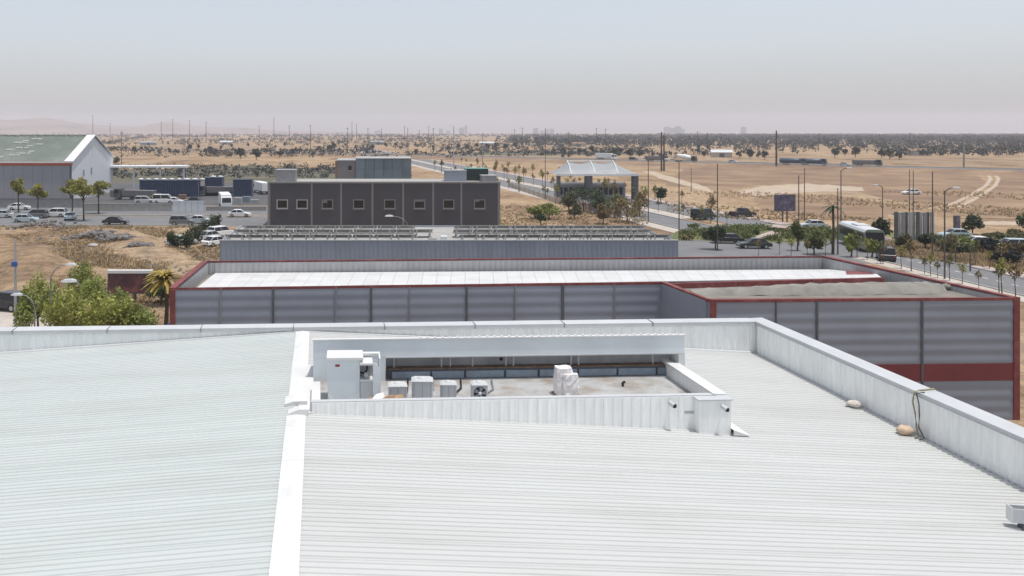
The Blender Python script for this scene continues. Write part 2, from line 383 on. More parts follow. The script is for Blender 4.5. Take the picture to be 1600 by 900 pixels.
# ------------------------------------------------------------------ near white warehouse
A = R(3.2); OX, OY = 2.0, 30.0                                  # its frame: s to the right, t away, turned 3.2 degrees
def ST(s, t, z=0.0): return Vector((s*math.cos(A)-t*math.sin(A), s*math.sin(A)+t*math.cos(A), z))
wh = thing('white_warehouse', 'large white ribbed metal roof with parapet filling the foreground', 'warehouse', ST(OX,OY,0), A)
def wpart(name, mb, m, smooth=False):
    mb.v = [(x-OX,y-OY,z) for x,y,z in mb.v]; return obj(name, mb, m, wh, smooth=smooth)
RS, RZ, SL = -.75, 6.86, .060                                    # ridge line, its height, the slope
T0, T1, SR, SLF = 9.6, 41.6, 21.6, -22.6
ang = math.atan(SL)
def rib_profile(width, n, h, top, foot):
    p = width/n; pr = [(0,0)]
    for k in range(n):
        c = p*(k+.5); pr += [(c-foot/2,0),(c-top/2,h),(c+top/2,h),(c+foot/2,0)]
    return pr + [(width,0)]
prof = rib_profile(.998, 4, .029, .065, .10)
LR = (SR-RS)/math.cos(ang); LL = (RS-SLF)/math.cos(ang)
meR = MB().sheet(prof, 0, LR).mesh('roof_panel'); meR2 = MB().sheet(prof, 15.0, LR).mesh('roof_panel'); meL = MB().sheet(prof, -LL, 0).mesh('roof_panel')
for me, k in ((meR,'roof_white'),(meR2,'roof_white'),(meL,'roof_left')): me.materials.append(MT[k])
for k in range(32):
    t = T0+k; dz = .0025*((k*7)%3)
    well = 20 <= k <= 25
    obj('roof_panel', meR2 if well else meR, None, wh, (RS-OX, t-OY, RZ+dz), (0, ang, 0))
    obj('roof_panel', meL, None, wh, (RS-OX, t-OY, RZ+dz), (0, -ang, 0))
# a solid deck under the sheets, walls down to the ground
g = MB(); zr = lambda s: RZ-SL*abs(s-RS)-.06
for s0, s1, t0, t1 in ((SLF,RS,T0,T1),(RS,SR,T0,29.6),(RS,SR,35.6,T1),(14.35,SR,29.6,35.6)):
    g.add([(s0,t0,zr(s0)),(s1,t0,zr(s1)),(s1,t1,zr(s1)),(s0,t1,zr(s0))],[(0,1,2,3)])
wpart('roof_deck', g, MT['mid_grey'])
g = MB().box(SLF-.7,SR+.6,T1+.08,T1+.6,0,6.94); wpart('back_wall', g, MT['clad_white'])
g = MB().box(SR+.08,SR+.6,T0,T1+.07,0,6.94); wpart('side_wall', g, MT['clad_white'])
g = MB().box(SLF-.6,SLF-.08,T0,T1+.07,0,6.94); wpart('side_wall', g, MT['clad_white'])
# parapet lining, 1 m ribbed sheets
vprof = [(0,0)]
for k in range(3): c = (k+.5)/3; vprof += [(c-.06,0),(c-.035,-.022),(c+.035,-.022),(c+.06,0)]
vprof += [(.997,0)]
vme = MB().sheet(vprof, 5.2, 6.955, axis='z').mesh('parapet_sheet'); vme.materials.append(MT['clad_white'])
s = SLF
while s < SR-.5: obj('parapet_sheet', vme, None, wh, (s-OX, T1-OY+.05, 0)); s += 1.0
o = obj('parapet_sheet', vme, None, wh, (SR-.2-.8-OX, T1-OY+.054, 0))
t = T1
while t > T0+.5: obj('parapet_sheet', vme, None, wh, (SR+.05-OX, t-OY, 0), (0,0,-math.pi/2)); t -= 1.0
# coping pieces
def coping_piece(L):
    return MB().prism([(-.02,0),(0,.0),(0,.14),(.72,.17),(.72,.02),(.70,.02),(.70,.0),(.68,0),(.68,.14),(.02,.115),(.02,-.02),(-.02,-.02)],'x',.006,L-.006)
cp = coping_piece(4.4).mesh('coping'); cp.materials.append(MT['coping_grey'])
s = SLF-.6
while s < SR-.3:
    L = min(4.4, SR-.02-s)
    m2 = cp if L > 4.39 else coping_piece(L).mesh('coping')
    o = obj('coping', m2, MT['coping_grey'], wh, (s-OX, T1-OY-.02, 6.95+random.uniform(-.006,.006))); s += 4.4
    if s < SR-1:
        obj('coping_joint', MB().box(-.02,.02,-.035,.72,-.03,.178), MT['mid_grey'], wh, (s-OX, T1-OY-.02, 6.95))
t = T1+.74; k = 0
while t > T0+.5:
    L = 12.4 if k == 0 else 9.0
    L = min(L, t-T0)
    o = obj('coping', coping_piece(L), MT['coping_grey'], wh, (SR-.02-OX, t-OY, 6.952), (0,0,-math.pi/2))
    o.data.transform(Matrix.Scale(1,4)); t -= L; k += 1
# base flashing
wpart('base_flashing', MB().prism([(T1+.04,zr(SR)+.03),(T1-.10,zr(SR)+.045),(T1-.10,zr(SR)+.035),(T1+.04,zr(SR)+.02)],'x',SLF,SR) if False else
      MB().add([(SLF,T1-.08,zr(SLF)+.10),(RS,T1-.08,zr(RS)+.10),(SR,T1-.08,zr(SR)+.10),(SLF,T1+.02,zr(SLF)+.16),(RS,T1+.02,zr(RS)+.16),(SR,T1+.02,zr(SR)+.16)],[(0,1,4,3),(1,2,5,4)]), MT['coping_grey'])
# ridge cap, in lapped lengths
def ridge(t0, t1, z=0.0, hw=.325):
    pr = [(RS-hw,RZ+.030-SL*hw),(RS-hw,RZ+.052-SL*hw),(RS,RZ+.075),(RS+hw,RZ+.052-SL*hw),(RS+hw,RZ+.030-SL*hw),(RS,RZ+.05)]
    wpart('ridge_cap', MB().prism([(x,zz+z) for x,zz in pr],'y',t0,t1), MT['cap_white'])
for t0, t1, z in ((9.6,13.5,0),(13.45,19.4,.008),(19.35,25.3,0),(25.25,29.45,.008),(31.4,36.3,.0),(36.25,41.5,.008)): ridge(t0,t1,z)
wpart('ridge_saddle', MB().prism([(RS-.46,RZ-.01),(RS-.44,RZ+.06),(RS-.1,RZ+.16),(RS+.36,RZ+.16),(RS+.36,RZ-.01)],'y',30.4,31.3), MT['cap_white'])
wpart('ridge_saddle', MB().prism([(RS-.33,RZ+.0),(RS-.28,RZ+.10),(RS+.1,RZ+.24),(RS+.42,RZ+.24),(RS+.42,RZ+.0)],'y',29.25,29.72), MT['cap_white'])
wpart('well_flashing', MB().box(RS+.05,-.19,29.55,35.6,RZ-.3,RZ+.035), MT['cap_white'])
# the equipment well
WS0, WS1, WT0, WTF, FZ, KZ = -.22, 14.3, 29.6, 33.75, 6.70, 7.22
wpart('well_floor', MB().box(WS0,WS1,WT0,WTF+1.7,FZ-.1,FZ), MT['well_floor'])
wpart('well_kerb', MB().box(WS0,13.94,WT0,WT0+.22,5.75,KZ-.02), MT['clad_white'])
wpart('kerb_cap', MB().box(WS0-.03,13.84,WT0+.025,WT0+.26,KZ-.018,KZ+.02), MT['coping_grey'])
kme = MB().sheet(vprof, 5.7, KZ-.02, axis='z').mesh('kerb_sheet'); kme.materials.append(MT['clad_white'])
for k in range(13): obj('kerb_sheet', kme, None, wh, (WS0+.02+k-OX, WT0-.006-OY, 0))
wpart('kerb_end', MB().box(13.15,14.28,29.2,29.6,5.6,KZ-.045), MT['clad_white'])
wpart('kerb_cap', MB().box(13.1,14.33,29.15,29.62,KZ-.043,KZ-.005), MT['coping_grey'])
wpart('well_kerb', MB().box(13.95,14.25,29.61,WTF+1.7,5.6,KZ+.0), MT['clad_white'])
wpart('kerb_cap', MB().prism([(13.85,KZ+.01),(14.36,KZ+.01),(14.36,KZ+.04),(13.85,KZ+.06)],'y',29.63,WTF-.05), MT['cap_white'])
wpart('side_flashing', MB().add([(14.28,29.0,6.02),(14.9,29.0,5.985),(14.9,35.5,5.985),(14.28,35.5,6.02),(14.28,29.0,6.2),(14.28,35.5,6.2)],[(0,1,2,3),(4,1,2,5),(0,4,1)]), MT['cap_white'])
wpart('well_kerb', MB().box(-.20,.03,WT0+.27,32.1,FZ,KZ-.05), MT['clad_white'])
wpart('kerb_cap', MB().box(-.24,.07,WT0+.27,32.1,KZ-.045,KZ+.0), MT['cap_white'])
# back of the well: fascia, added sun shield, dark recess behind
FT, FB = 8.36, 7.66
wpart('fascia', MB().box(-.20,14.60,WTF,WTF+.08,FB,FT-.03), MT['fascia_blue'])
wpart('fascia', MB().box(-.20,2.62,WTF+.005,WTF+.07,FZ,FB), MT['fascia_blue'])
wpart('fascia_lip', MB().box(2.64,14.58,WTF-.03,WTF+.09,FB-.05,FB-.002), MT['coping_grey'])
wpart('fascia_cap', MB().box(-.24,14.64,WTF-.04,WTF+.13,FT-.028,FT+.02), MT['cap_white'])
for k in range(36):
    x = 4.0+k*.295
    wpart('rib_end', MB().loft([[(x-.06,WTF+.0,FT+.021),(x+.06,WTF+.0,FT+.021),(x+.06,WTF+.12,FT+.021),(x-.06,WTF+.12,FT+.021)],[(x-.035,WTF+.0,FT+.058),(x+.035,WTF+.0,FT+.058),(x+.035,WTF+.12,FT+.058),(x-.035,WTF+.12,FT+.058)]]), MT['cap_white'])
wpart('sun_shield', MB().prism([(WTF+.13,FT-.03),(WTF+1.7,FT-.95),(WTF+1.7,FT-1.0),(WTF+.13,FT-.08)],'x',-.20,14.60), MT['roof_white'])  # unseen sheet added to keep sun out of the recess
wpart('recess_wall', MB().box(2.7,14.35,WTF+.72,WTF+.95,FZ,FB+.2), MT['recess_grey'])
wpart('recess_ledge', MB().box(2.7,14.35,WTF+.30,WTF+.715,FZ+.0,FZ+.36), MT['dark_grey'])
wpart('ledge_dirt', MB().box(2.7,14.3,WTF+.32,WTF+.70,FZ+.362,FZ+.40), MT['rust'])
wpart('end_wall', MB().box(14.36,14.60,WTF+.09,WTF+1.6,FZ,FB), MT['clad_white'])
wpart('end_wall', MB().box(14.36,14.62,WTF-.01,WTF+.088,FZ,FB-.003), MT['cap_white'])
for x in (3.0, 4.9, 5.25, 6.15, 7.5, 7.8, 10.15, 10.45, 13.5):
    wpart('post', MB().tube([(x,WTF+.5,FZ+.36),(x,WTF+.5,FB+.3)],.035,6), MT['unit_grey'])
x = 2.9; rg = random.Random(5)
while x < 13.95:
    L = rg.choice((.9,1.35,1.6)); L = min(L, 14.3-x)
    wpart('vent_panel', MB().box(x,x+L-.09,WTF+.22,WTF+.29,FZ+.03,FZ+.30), MT['slate_blue']); x += L

# things standing in the well and on the roof
def LT(px, py, z):                                           # roof point seen at a pixel at height z
    return G(px, py, z)
cab = thing('equipment_cabinet', 'tall white equipment cabinet with red label and open pipe niche', 'cabinet', W(512,622,31.3)*0+Vector((W(512,600,31.3).x,31.3,FZ)), A*.4)
p = lambda name, mb, m, par=cab, **k: obj(name, mb, m, par, **k)
body = p('body', MB().bbox(0,1.28,0,.95,.06,1.62,.02), MT['white_paint']); body.data.materials[0] = MT['fascia_blue']
p('top_cap', MB().bbox(-.05,1.42,-.06,1.0,1.622,1.74,.02), MT['cap_white'])
p('label_plate', MB().box(.30,.48,-.008,-.001,1.36,1.45), MT['red_label'])
p('niche_back', MB().box(1.29,1.82,.55,.9,.06,1.42), MT['unit_grey'])
p('niche_roof', MB().bbox(1.27,1.80,-.08,.9,1.43,1.52,.015), MT['cap_white'])
p('shelf', MB().box(1.29,1.80,.0,.54,.78,.83), MT['white_paint'])
p('lower_door', MB().box(1.30,1.80,.02,.05,.06,.77), MT['unit_grey'])
p('side_panel', MB().prism([(1.81,.06),(2.10,.06),(2.10,1.22),(1.97,1.44),(1.81,1.52)],'y',-.04,.02), MT['fascia_blue'])
p('side_frame', MB().box(2.05,2.11,.05,.95,.06,1.66), MT['cap_white'])
p('side_frame', MB().box(1.43,2.11,.70,.95,1.60,1.68), MT['cap_white'])
p('pipe', MB().tube([(1.30,.3,1.05),(1.42,.28,1.02),(1.52,.28,1.06),(1.57,.28,1.16),(1.58,.28,1.30)],.04,7), MT['black'], smooth=True)
p('pressure_ball', MB().blob((1.54,.25,.95),.12,.12,.12,10,7), MT['unit_grey'], smooth=True)
p('foot_plate', MB().prism([(.03,.0),(.30,.0),(.03,.28)],'y',-.10,-.02), MT['cap_white'])
p('plinth', MB().box(.0,2.11,.02,.93,0,.058), MT['concrete'])
cab.scale = (.91,1,.93)

def condenser(x, d, wd, dp, ht, label, fan=False):
    u = thing('air_conditioner', label, 'air conditioner', (x,d,FZ), A*.3+random.uniform(-.06,.06), 'air conditioners in the roof well')
    obj('casing', MB().bbox(-wd/2,wd/2,0,dp,.07,ht,.035), MT['unit_grey'], u)
    for q in (-.35,.35): obj('foot', MB().box(q*wd-.03,q*wd+.03,.02,dp-.02,0,.069), MT['black'], u)
    obj('lid', MB().loft([[(-wd*.52,-.02,ht+.002),(wd*.52,-.02,ht+.002),(wd*.52,dp+.02,ht+.002),(-wd*.52,dp+.02,ht+.002)],[(-wd*.36,.03,ht+.06),(wd*.36,.03,ht+.06),(wd*.36,dp-.03,ht+.06),(-wd*.36,dp-.03,ht+.06)]]), MT['lid_grey'], u)
    obj('dome', MB().blob((0,dp/2,ht+.05),wd*.26,dp*.3,.07,10,5), MT['lid_grey'], u, smooth=True)
    if fan:
        n = 20; ring = lambda r,y: [(r*math.cos(2*math.pi*k/n), y, ht*.5+.03+r*math.sin(2*math.pi*k/n)) for k in range(n)]
        gmb = MB(); gmb.loft([ring(wd*.40,-.03),ring(wd*.40,-.002)]); rim_ = obj('fan_opening', gmb, MT['black'], u)
        for k in range(5):
            a = k*2*math.pi/5; ca, sa = math.cos(a), math.sin(a); b = MB()
            q = lambda r, tt, y: (r*ca - tt*sa, y, ht*.5+.03+r*sa+tt*ca)
            b.loft([[q(.04,-.02,-.045),q(.04,.03,-.045),q(wd*.36,.09,-.045),q(wd*.37,-.05,-.045)],[q(.04,-.02,-.033),q(.04,.03,-.033),q(wd*.36,.09,-.033),q(wd*.37,-.05,-.033)]]); obj('fan_blade', b, MT['mid_grey'], rim_)
        obj('fan_hub', MB().blob((0,-.05,ht*.5+.03),.06,.03,.06,8,5), MT['cap_white'], rim_)
    else:
        for k in range(7):
            xx = -wd*.40+wd*.8*k/6; obj('grille_bar', MB().box(xx-.012,xx+.012,-.012,-.001,.14,ht-.06), MT['slat_grey'] if k%3==0 else MT['coping_grey'], u)
def wx(px, Y): return (px-CX)/F*Y
condenser(wx(622,30.9),30.9,.66,.5,.66,'grey air conditioner behind the brown scraps, nearest the tall cabinet')
condenser(wx(660,31.1),31.1,.76,.55,.78,'largest and tallest grey box air conditioner in the roof well')
condenser(wx(701,31.3),31.3,.58,.45,.60,'smaller grey air conditioner right of the tallest one, bright lid')
condenser(wx(750,31.2),31.2,.57,.45,.62,'air conditioner with its dark round fan facing out, on stained floor',True)
wu = thing('wrapped_unit', 'bulky carton wrapped in white film standing alone in the roof well', 'carton', (wx(889,31.9),31.9,FZ), A+.1)
rgw = random.Random(12)
def crumple(x0,x1,y0,y1,z0,z1,amp,seed):
    rq = random.Random(seed); n = 16; rings = []
    for k in range(7):
        t_ = k/6; sc_ = 1-.10*t_**3; z = z0+(z1-z0)*t_; ring = []
        for i in range(n):
            a = 2*math.pi*(i+.5)/n; c_, d_ = math.cos(a), math.sin(a); e_ = max(abs(c_),abs(d_))**.85
            ring.append(((x0+x1)/2+(x1-x0)/2*c_/e_*sc_+rq.uniform(-amp,amp),(y0+y1)/2+(y1-y0)/2*d_/e_*sc_+rq.uniform(-amp,amp),z+rq.uniform(-amp,amp)*(.3 if 0<k<6 else .6)))
        rings.append(ring)
    return MB().loft(rings)
obj('carton', crumple(-.42,.22,.05,.6,.05,1.02,.022,1), MT['film'], wu)
obj('film_fold', crumple(-.22,.36,-.10,.30,.06,.82,.03,2), MT['film'], wu)
obj('film_fold', crumple(.24,.46,.10,.52,.06,.70,.025,3), MT['film'], wu)
obj('pallet', MB().box(-.44,.44,-.02,.62,0,.045), MT['cardboard'], wu)
def scrap(px, Y, L, wdt, z, tilt, rz, m, label):
    g = MB(); rg = random.Random(px); ring=[]
    for k in range(7):
        a = 2*math.pi*k/7; rr = 1+rg.uniform(-.22,.22); ring.append((L/2*rr*math.cos(a), wdt/2*rr*math.sin(a)))
    g.loft([[(x,y,.0) for x,y in ring],[(x*.97,y*.97,.05+.04*rg.random()) for x,y in ring],[(x*.7,y*.7,.09) for x,y in ring]])
    o = obj('cardboard_scrap', g, m, loc=(wx(px,Y),Y,FZ+z)); o.rotation_euler = (tilt,0,rz); return tag(o, label, 'scrap', 'scraps beside the air conditioners')
scrap(581,30.3,.45,.3,.33,.7,.2,MT['cardboard'],'dark brown scrap of board at the foot of the tall cabinet')
scrap(592,30.25,.65,.55,.36,.9,.5,MT['film'],'pale crumpled sheet among the brown scraps by the cabinet')
scrap(607,30.2,.5,.5,.36,.8,-.3,MT['cardboard'],'brown torn board between pale sheet and grey air conditioner')
scrap(622,30.2,.55,.45,.36,.7,.4,MT['cardboard'],'torn brown board in front of the grey air conditioner')
scrap(634,30.15,.5,.35,.36,.5,-.5,MT['cardboard'],'rightmost brown scrap of board beside the tallest air conditioner')
o = obj('drain_pipe', MB().tube([(0,0,0),(0,0,.12),(.03,-.03,.17),(.08,-.06,.17)],.05,8), MT['black'], loc=(wx(973,33.2),33.2,FZ)); tag(o,'small black drain pipe stub on the white well floor','pipe')
def camera_(s_, t_, z, label):
    q = ST(s_, t_, z); c = thing('security_camera', label, 'camera', q, A, 'cameras on the well kerb')
    obj('bracket', MB().tube([(0,.02,0),(0,-.12,0)],.035,7), MT['mid_grey'], c)
    obj('housing', MB().tube([(-.06,-.10,.04),(.07,-.22,-.05)],[.075,.085],10), MT['unit_grey'], c)
    obj('lens', MB().blob((.085,-.235,-.06),.08,.06,.08,10,6), MT['black'], c, smooth=True)
camera_(12.25,29.56,7.03,'small dark camera on the kerb sheet left of the end block')
camera_(13.95,29.2,6.98,'small dark camera on the front of the kerb end block')
ball = ST(7.35, WTF+.70, 7.32); o = obj('wall_vent', MB().blob((0,0,0),.07,.05,.07,8,6), MT['black'], loc=ball); tag(o,'small round black vent in the dark recess wall','vent')
for i,(px,Y) in enumerate(((630,31.2),(668,31.5),(709,31.6),(757,31.5))):
    x = wx(px,Y); pts_ = [(x,Y+.3,FZ+.12),(x+.12,Y+.55,FZ+.06),(x+.2+.1*i,Y+1.2,FZ+.05),(x+.3+.1*i,33.9,FZ+.05)]
    o = obj('coolant_pipe', MB().tube(pts_,.035,6), MT[('black','mid_grey')[i%2]], smooth=True); tag(o,'thin coolant pipe running back from the '+('first','second','third','fourth')[i]+' air conditioner from the cabinet','pipe','coolant pipes in the roof well')
# clutter along the right parapet
def lump(px, py, Y, sx, sz, m, label):
    q = W(px,py,Y); rg = random.Random(int(px)); o = obj('sandbag', MB().blob((0,0,sz*.8),sx,sx*.8,sz,9,6,.16,rg), m, loc=q, smooth=True); return tag(o,label,'bag','bags by the right parapet')
def roofpt(s_, t_, dz=0.0): return ST(s_, t_, RZ-SL*abs(s_-RS)+dz)
m_('bag_pale', (.60,.55,.49), rough=.9, var=.2, scale=5)
m_('bag_tan', (.58,.44,.32), rough=.9, var=.2, scale=5)
for s_, t_, sx, sz, mm, lb in ((21.2,33.1,.30,.14,'bag_pale','pale flattened bag lying at the right parapet foot, further one'),(21.1,30.0,.30,.17,'bag_tan','tan bag lying at the right parapet foot below the hanging cord')):
    q = roofpt(s_,t_,.03); o = obj('sandbag', MB().blob((0,0,sz*.9),sx,sx*.9,sz,10,6,.16,random.Random(int(t_))), MT[mm], loc=q, smooth=True); tag(o,lb,'bag','bags by the right parapet')
cpts = [(22.45,30.2,7.0),(22.3,30.15,7.15),(21.75,30.1,7.13),(21.52,30.1,7.06),(21.50,30.15,6.7),(21.52,30.05,6.3),(21.46,29.9,5.9),(21.4,29.75,5.66),(21.2,29.6,5.60)]
o = obj('hanging_cord', MB().tube([ST(*c) for c in cpts],.03,6), MT['yellow_cord'], smooth=True); tag(o,'frayed yellowish cord hanging over the right parapet coping','cord')
o = obj('hanging_cord', MB().tube([ST(c[0]-.02,c[1]-.25+.12*math.sin(i*2.1),c[2]) for i,c in enumerate(cpts[2:])],.024,6), MT['pole_dark'], smooth=True); tag(o,'dark cord hanging beside the yellowish one on the parapet','cord')
bq = W(1578,800,23.6)
bm = thing('roof_beam', 'grey metal channel raised on feet at the right picture edge', 'beam', (bq.x,bq.y,5.75), A-.25)
obj('channel', MB().prism([(-.16,.12),(.16,.12),(.16,.5),(.13,.5),(.13,.15),(-.13,.15),(-.13,.5),(-.16,.5)],'x',0,3.0), MT['coping_grey'], bm)
obj('end_plate', MB().box(-.02,-.001,-.17,.17,.11,.52), MT['cap_white'], bm)
for x in (.25,2.6): obj('foot', MB().box(x,x+.2,-.14,.14,-.15,.118), MT['dark_grey'], bm)

# ------------------------------------------------------------------ building helpers
def hsheet(L, z0, z1, pitch, depth):                          # sheet with wide horizontal ribs, outward = -y
    pr = []; n = max(2,int((z1-z0)/pitch*8)); ph = (z1-z0)%pitch
    for k in range(n+1): pr.append((-depth*(.5+.5*math.sin((z1-z0)*k/n/pitch*2*math.pi)), z0+(z1-z0)*k/n))
    return MB().sheet(pr, 0, L)
def vsheet(L, z0, z1, n, depth):
    p_ = L/n; pr = [(0,0)]
    for k in range(n):
        c = p_*(k+.5); pr += [(c-p_*.28,0),(c-p_*.18,-depth),(c+p_*.18,-depth),(c+p_*.28,0)]
    return MB().sheet(pr+[(L,0)], z0, z1, axis='z')
def yaw(a, b): return math.atan2(b[1]-a[1], b[0]-a[0])

# ------------------------------------------------------------------ red-trimmed warehouse
ZT = 7.0
def top(px, py, z=ZT): return G(px, py, z)
P0, P1, P2, P3 = top(266,449.5), top(1040,440.5), top(1110,468.0), top(1592,464.5)
P4, P5 = top(1290,399.5), top(318,407.5)
rw = thing('red_trimmed_warehouse', 'long grey warehouse with dark red corner posts and coping behind the white roof', 'warehouse', (P0.x,P0.y,0))
ro = Vector((P0.x,P0.y,0))
def rpart(name, mb, m): mb.v = [(x-ro.x,y-ro.y,z) for x,y,z in mb.v]; return obj(name, mb, m, rw)
core = [(p.x,p.y) for p in (P0,P1,P2,P3,P4,P5)]
cc = Vector((sum(c[0] for c in core)/6, sum(c[1] for c in core)/6))
def inset(c, d):
    v = Vector(c)-cc; return tuple(cc+v*(1-d/v.length))
def wall_run(a, b, joints, z0, z1, m, name='wall_panel', pitch=.63, depth=.022, off=0.0):
    d = (b-a); L = d.length; th = yaw(a,b); cuts = [0]+joints+[L]
    for i in range(len(cuts)-1):
        l = cuts[i+1]-cuts[i]
        if l < .05: continue
        q = a + d.normalized()*cuts[i]
        obj(name, hsheet(l-.03, z0, z1, pitch, depth).mesh(name, True), m, rw, (q.x-ro.x+math.sin(th)*off, q.y-ro.y-math.cos(th)*off, 0), (0,0,th))
    return th
def jpx(a, b, pxs): 
    out = []
    for px in pxs:                                             # where the joint seen at px meets the wall line
        k = (px-CX)/F; d = b-a; t_ = (k*a.y-a.x)/(d.x-k*d.y); out.append(t_*d.length)
    return out
j1 = jpx(P0,P1,(345,427,525,580,640,729,805,879,960)); j2 = jpx(P2,P3,(1212,1276,1440)); 
wall_run(P0,P1,j1,0,ZT-.12,MT['panel_grey']); wall_run(P1,P2,[(P2-P1).length*.55],0,ZT-.12,MT['panel_grey'])
zb = H-(567-CY)/F*P3.y; zb0 = H-(594-CY)/F*P3.y
wall_run(P2,P3,j2,zb,ZT-.12,MT['panel_grey']); wall_run(P2,P3,j2,0,zb0,MT['panel_grey'])
th = yaw(P2,P3); L = (P3-P2).length
obj('red_band', MB().box(0,L,-.045,.02,zb0+.002,zb-.002), MT['red_band'], rw, (P2.x-ro.x,P2.y-ro.y,0), (0,0,th))
def joint(a, b, l, wd, m, z0=0, z1=ZT-.1, name='joint_strip'):
    th = yaw(a,b); q = a+(b-a).normalized()*l
    obj(name, MB().box(-wd/2,wd/2,-.085,.0,z0,z1), m, rw, (q.x-ro.x,q.y-ro.y,0), (0,0,th))
for k, l in enumerate(j1): joint(P0,P1,l,(.09,.12,.08,.11,.06,.12,.06,.16,.06)[k],MT['dark_grey'] if k%2 or k==7 else MT['mid_grey'])
for k, l in enumerate(j2): joint(P2,P3,l,(.06,.12,.12)[k],MT['dark_grey'])
for a, b, l in ((P0,P1,.14),(P2,P3,.14),(P2,P3,L-.17)): joint(a,b,l,.34,MT['red_trim'],name='corner_post')
inner = [Vector((*inset(c,.32),0)) for c in core]
# solid body inside, back and side walls
g = MB(); pts = [P0,P1,P2,P3,P4,P5]
for i in range(6):
    a, b = pts[i], pts[(i+1)%6]
    ia, ib = inner[i], inner[(i+1)%6]
    e = .03
    a2 = a.lerp(ia,.15); b2 = b.lerp(ib,.15)
    g.add([(a2.x,a2.y,0),(b2.x,b2.y,0),(b2.x,b2.y,ZT-.1),(a2.x,a2.y,ZT-.1),(ia.x,ia.y,0),(ib.x,ib.y,0),(ib.x,ib.y,ZT-.1),(ia.x,ia.y,ZT-.1)],[(0,1,2,3),(5,4,7,6),(3,2,6,7)])
rpart('wall_core', g, MT['panel_grey'])
for i, nm in enumerate(('coping',)*6):
    a, b = pts[i], pts[(i+1)%6]; ia, ib = inner[i], inner[(i+1)%6]
    oa, ob = a+(a-ia)*.25, b+(b-ib)*.25
    n_ = max(1,int((b-a).length/8)); 
    for k in range(n_):
        t0, t1 = k/n_+.0005, (k+1)/n_-.0005
        z = ZT+random.uniform(-.012,.012); q = [oa.lerp(ob,t0),oa.lerp(ob,t1),ia.lerp(ib,t1),ia.lerp(ib,t0)]
        if i in (0,2): z0 = z-.16
        else: z0 = z-.13
        gg = MB(); gg.loft([[(x.x,x.y,z0) for x in q],[(x.x,x.y,z) for x in q]])
        rpart(nm, gg, MT['red_trim'])
# far and side parapet linings, ribbed
def lining(a, b, z0, z1, nper, name='parapet_sheet'):
    d = b-a; L = d.length; n = max(1,round(L/2.4)); th = yaw(a,b)
    me = vsheet(L/n-.01, z0, z1, nper, .03).mesh(name); me.materials.append(MT['parapet_grey'])
    for k in range(n):
        q = a+d*(k/n); obj(name, me, None, rw, (q.x-ro.x,q.y-ro.y,0), (0,0,th))
off = Vector((0,-.06,0))
lining(inner[5]+off, inner[4]+off, ZT-1.6, ZT-.13, 6)
lining(inner[4]+Vector((-.06,0,0)), inner[3]+Vector((-.06,0,0)), ZT-1.6, ZT-.13, 6)
lining(inner[0]+Vector((.06,0,0)), inner[5]+Vector((.06,0,0)), ZT-1.6, ZT-.13, 6)
# bright pitched roof of the long part, panel by panel
zn, zf = ZT-.12, ZT-.86
nl, nr, fl, fr = inner[0]+Vector((1.15,.1,0)), inner[1]+Vector((17.2,.0,0)), inner[5]+Vector((.6,-.1,0)), inner[4]+Vector((-1.2,-.1,0))
nr = top(1378,433.5,zn); fr = top(1360,420.5,zf)
for k in range(48):
    t0, t1 = k/48, (k+.985)/48
    q = [nl.lerp(nr,t0), nl.lerp(nr,t1), fl.lerp(fr,t1), fl.lerp(fr,t0)]
    gg = MB(); gg.loft([[(q[0].x,q[0].y,zn-.06),(q[1].x,q[1].y,zn-.06),(q[2].x,q[2].y,zf-.06),(q[3].x,q[3].y,zf-.06)],[(q[0].x,q[0].y,zn),(q[1].x,q[1].y,zn),(q[2].x,q[2].y,zf),(q[3].x,q[3].y,zf)]])
    rpart('roof_panel', gg, MT['roof_bright'])
g = MB(); q = [inner[0],nl,fl,inner[5]]; g.add([(x.x,x.y,zf-.15) for x in q],[(0,1,2,3)]); rpart('gutter', g, MT['membrane'])
rpz = inner[3].lerp(inner[4],.45)
g = MB(); q = [nr,rpz,inner[4],fr]; g.add([(x.x,x.y,zf-.15) for x in q],[(0,1,2,3)]); rpart('gutter', g, MT['membrane'])
a_, b_ = top(1346,426,zf+.35), top(1366,432,zf+.35)
g = MB(); g.loft([[(a_.x-.5,a_.y+1.1,zf-.02),(a_.x+1.1,a_.y+1.1,zf-.02),(b_.x,b_.y,zf+.22),(b_.x-1.9,b_.y,zf+.22)],[(a_.x-.5,a_.y+1.1,zf+.3),(a_.x+1.1,a_.y+1.1,zf+.3),(b_.x,b_.y,zf+.5),(b_.x-1.9,b_.y,zf+.5)]]); rpart('roof_hatch', g, MT['red_trim'])
# low membrane roof of the right part with its ragged tarpaulin roll
g = MB(); q = [inner[1]+Vector((0,.3,0)),inner[2],inner[3],rpz,nr]
g.add([(x.x,x.y,ZT-.42) for x in q],[tuple(range(len(q)))]); rpart('membrane_roof', g, MT['membrane'])
for k in range(3):
    a_, b_ = inner[1].lerp(nr,k/3+.002)+Vector((0,-.12,0)), inner[1].lerp(nr,(k+1)/3-.002)+Vector((0,-.12,0)); gg = MB()
    gg.loft([[(a_.x,a_.y-.14,ZT-.43),(b_.x,b_.y-.14,ZT-.43),(b_.x,b_.y+.1,ZT-.43),(a_.x,a_.y+.1,ZT-.43)],[(a_.x,a_.y-.14,ZT-.09),(b_.x,b_.y-.14,ZT-.09),(b_.x,b_.y+.1,ZT-.09),(a_.x,a_.y+.1,ZT-.09)]]); rpart('roof_edge_trim', gg, MT['red_trim'])
rings = []; rg = random.Random(11)
ta, tb = top(1075,455,ZT-.3), top(1462,449,ZT-.3)
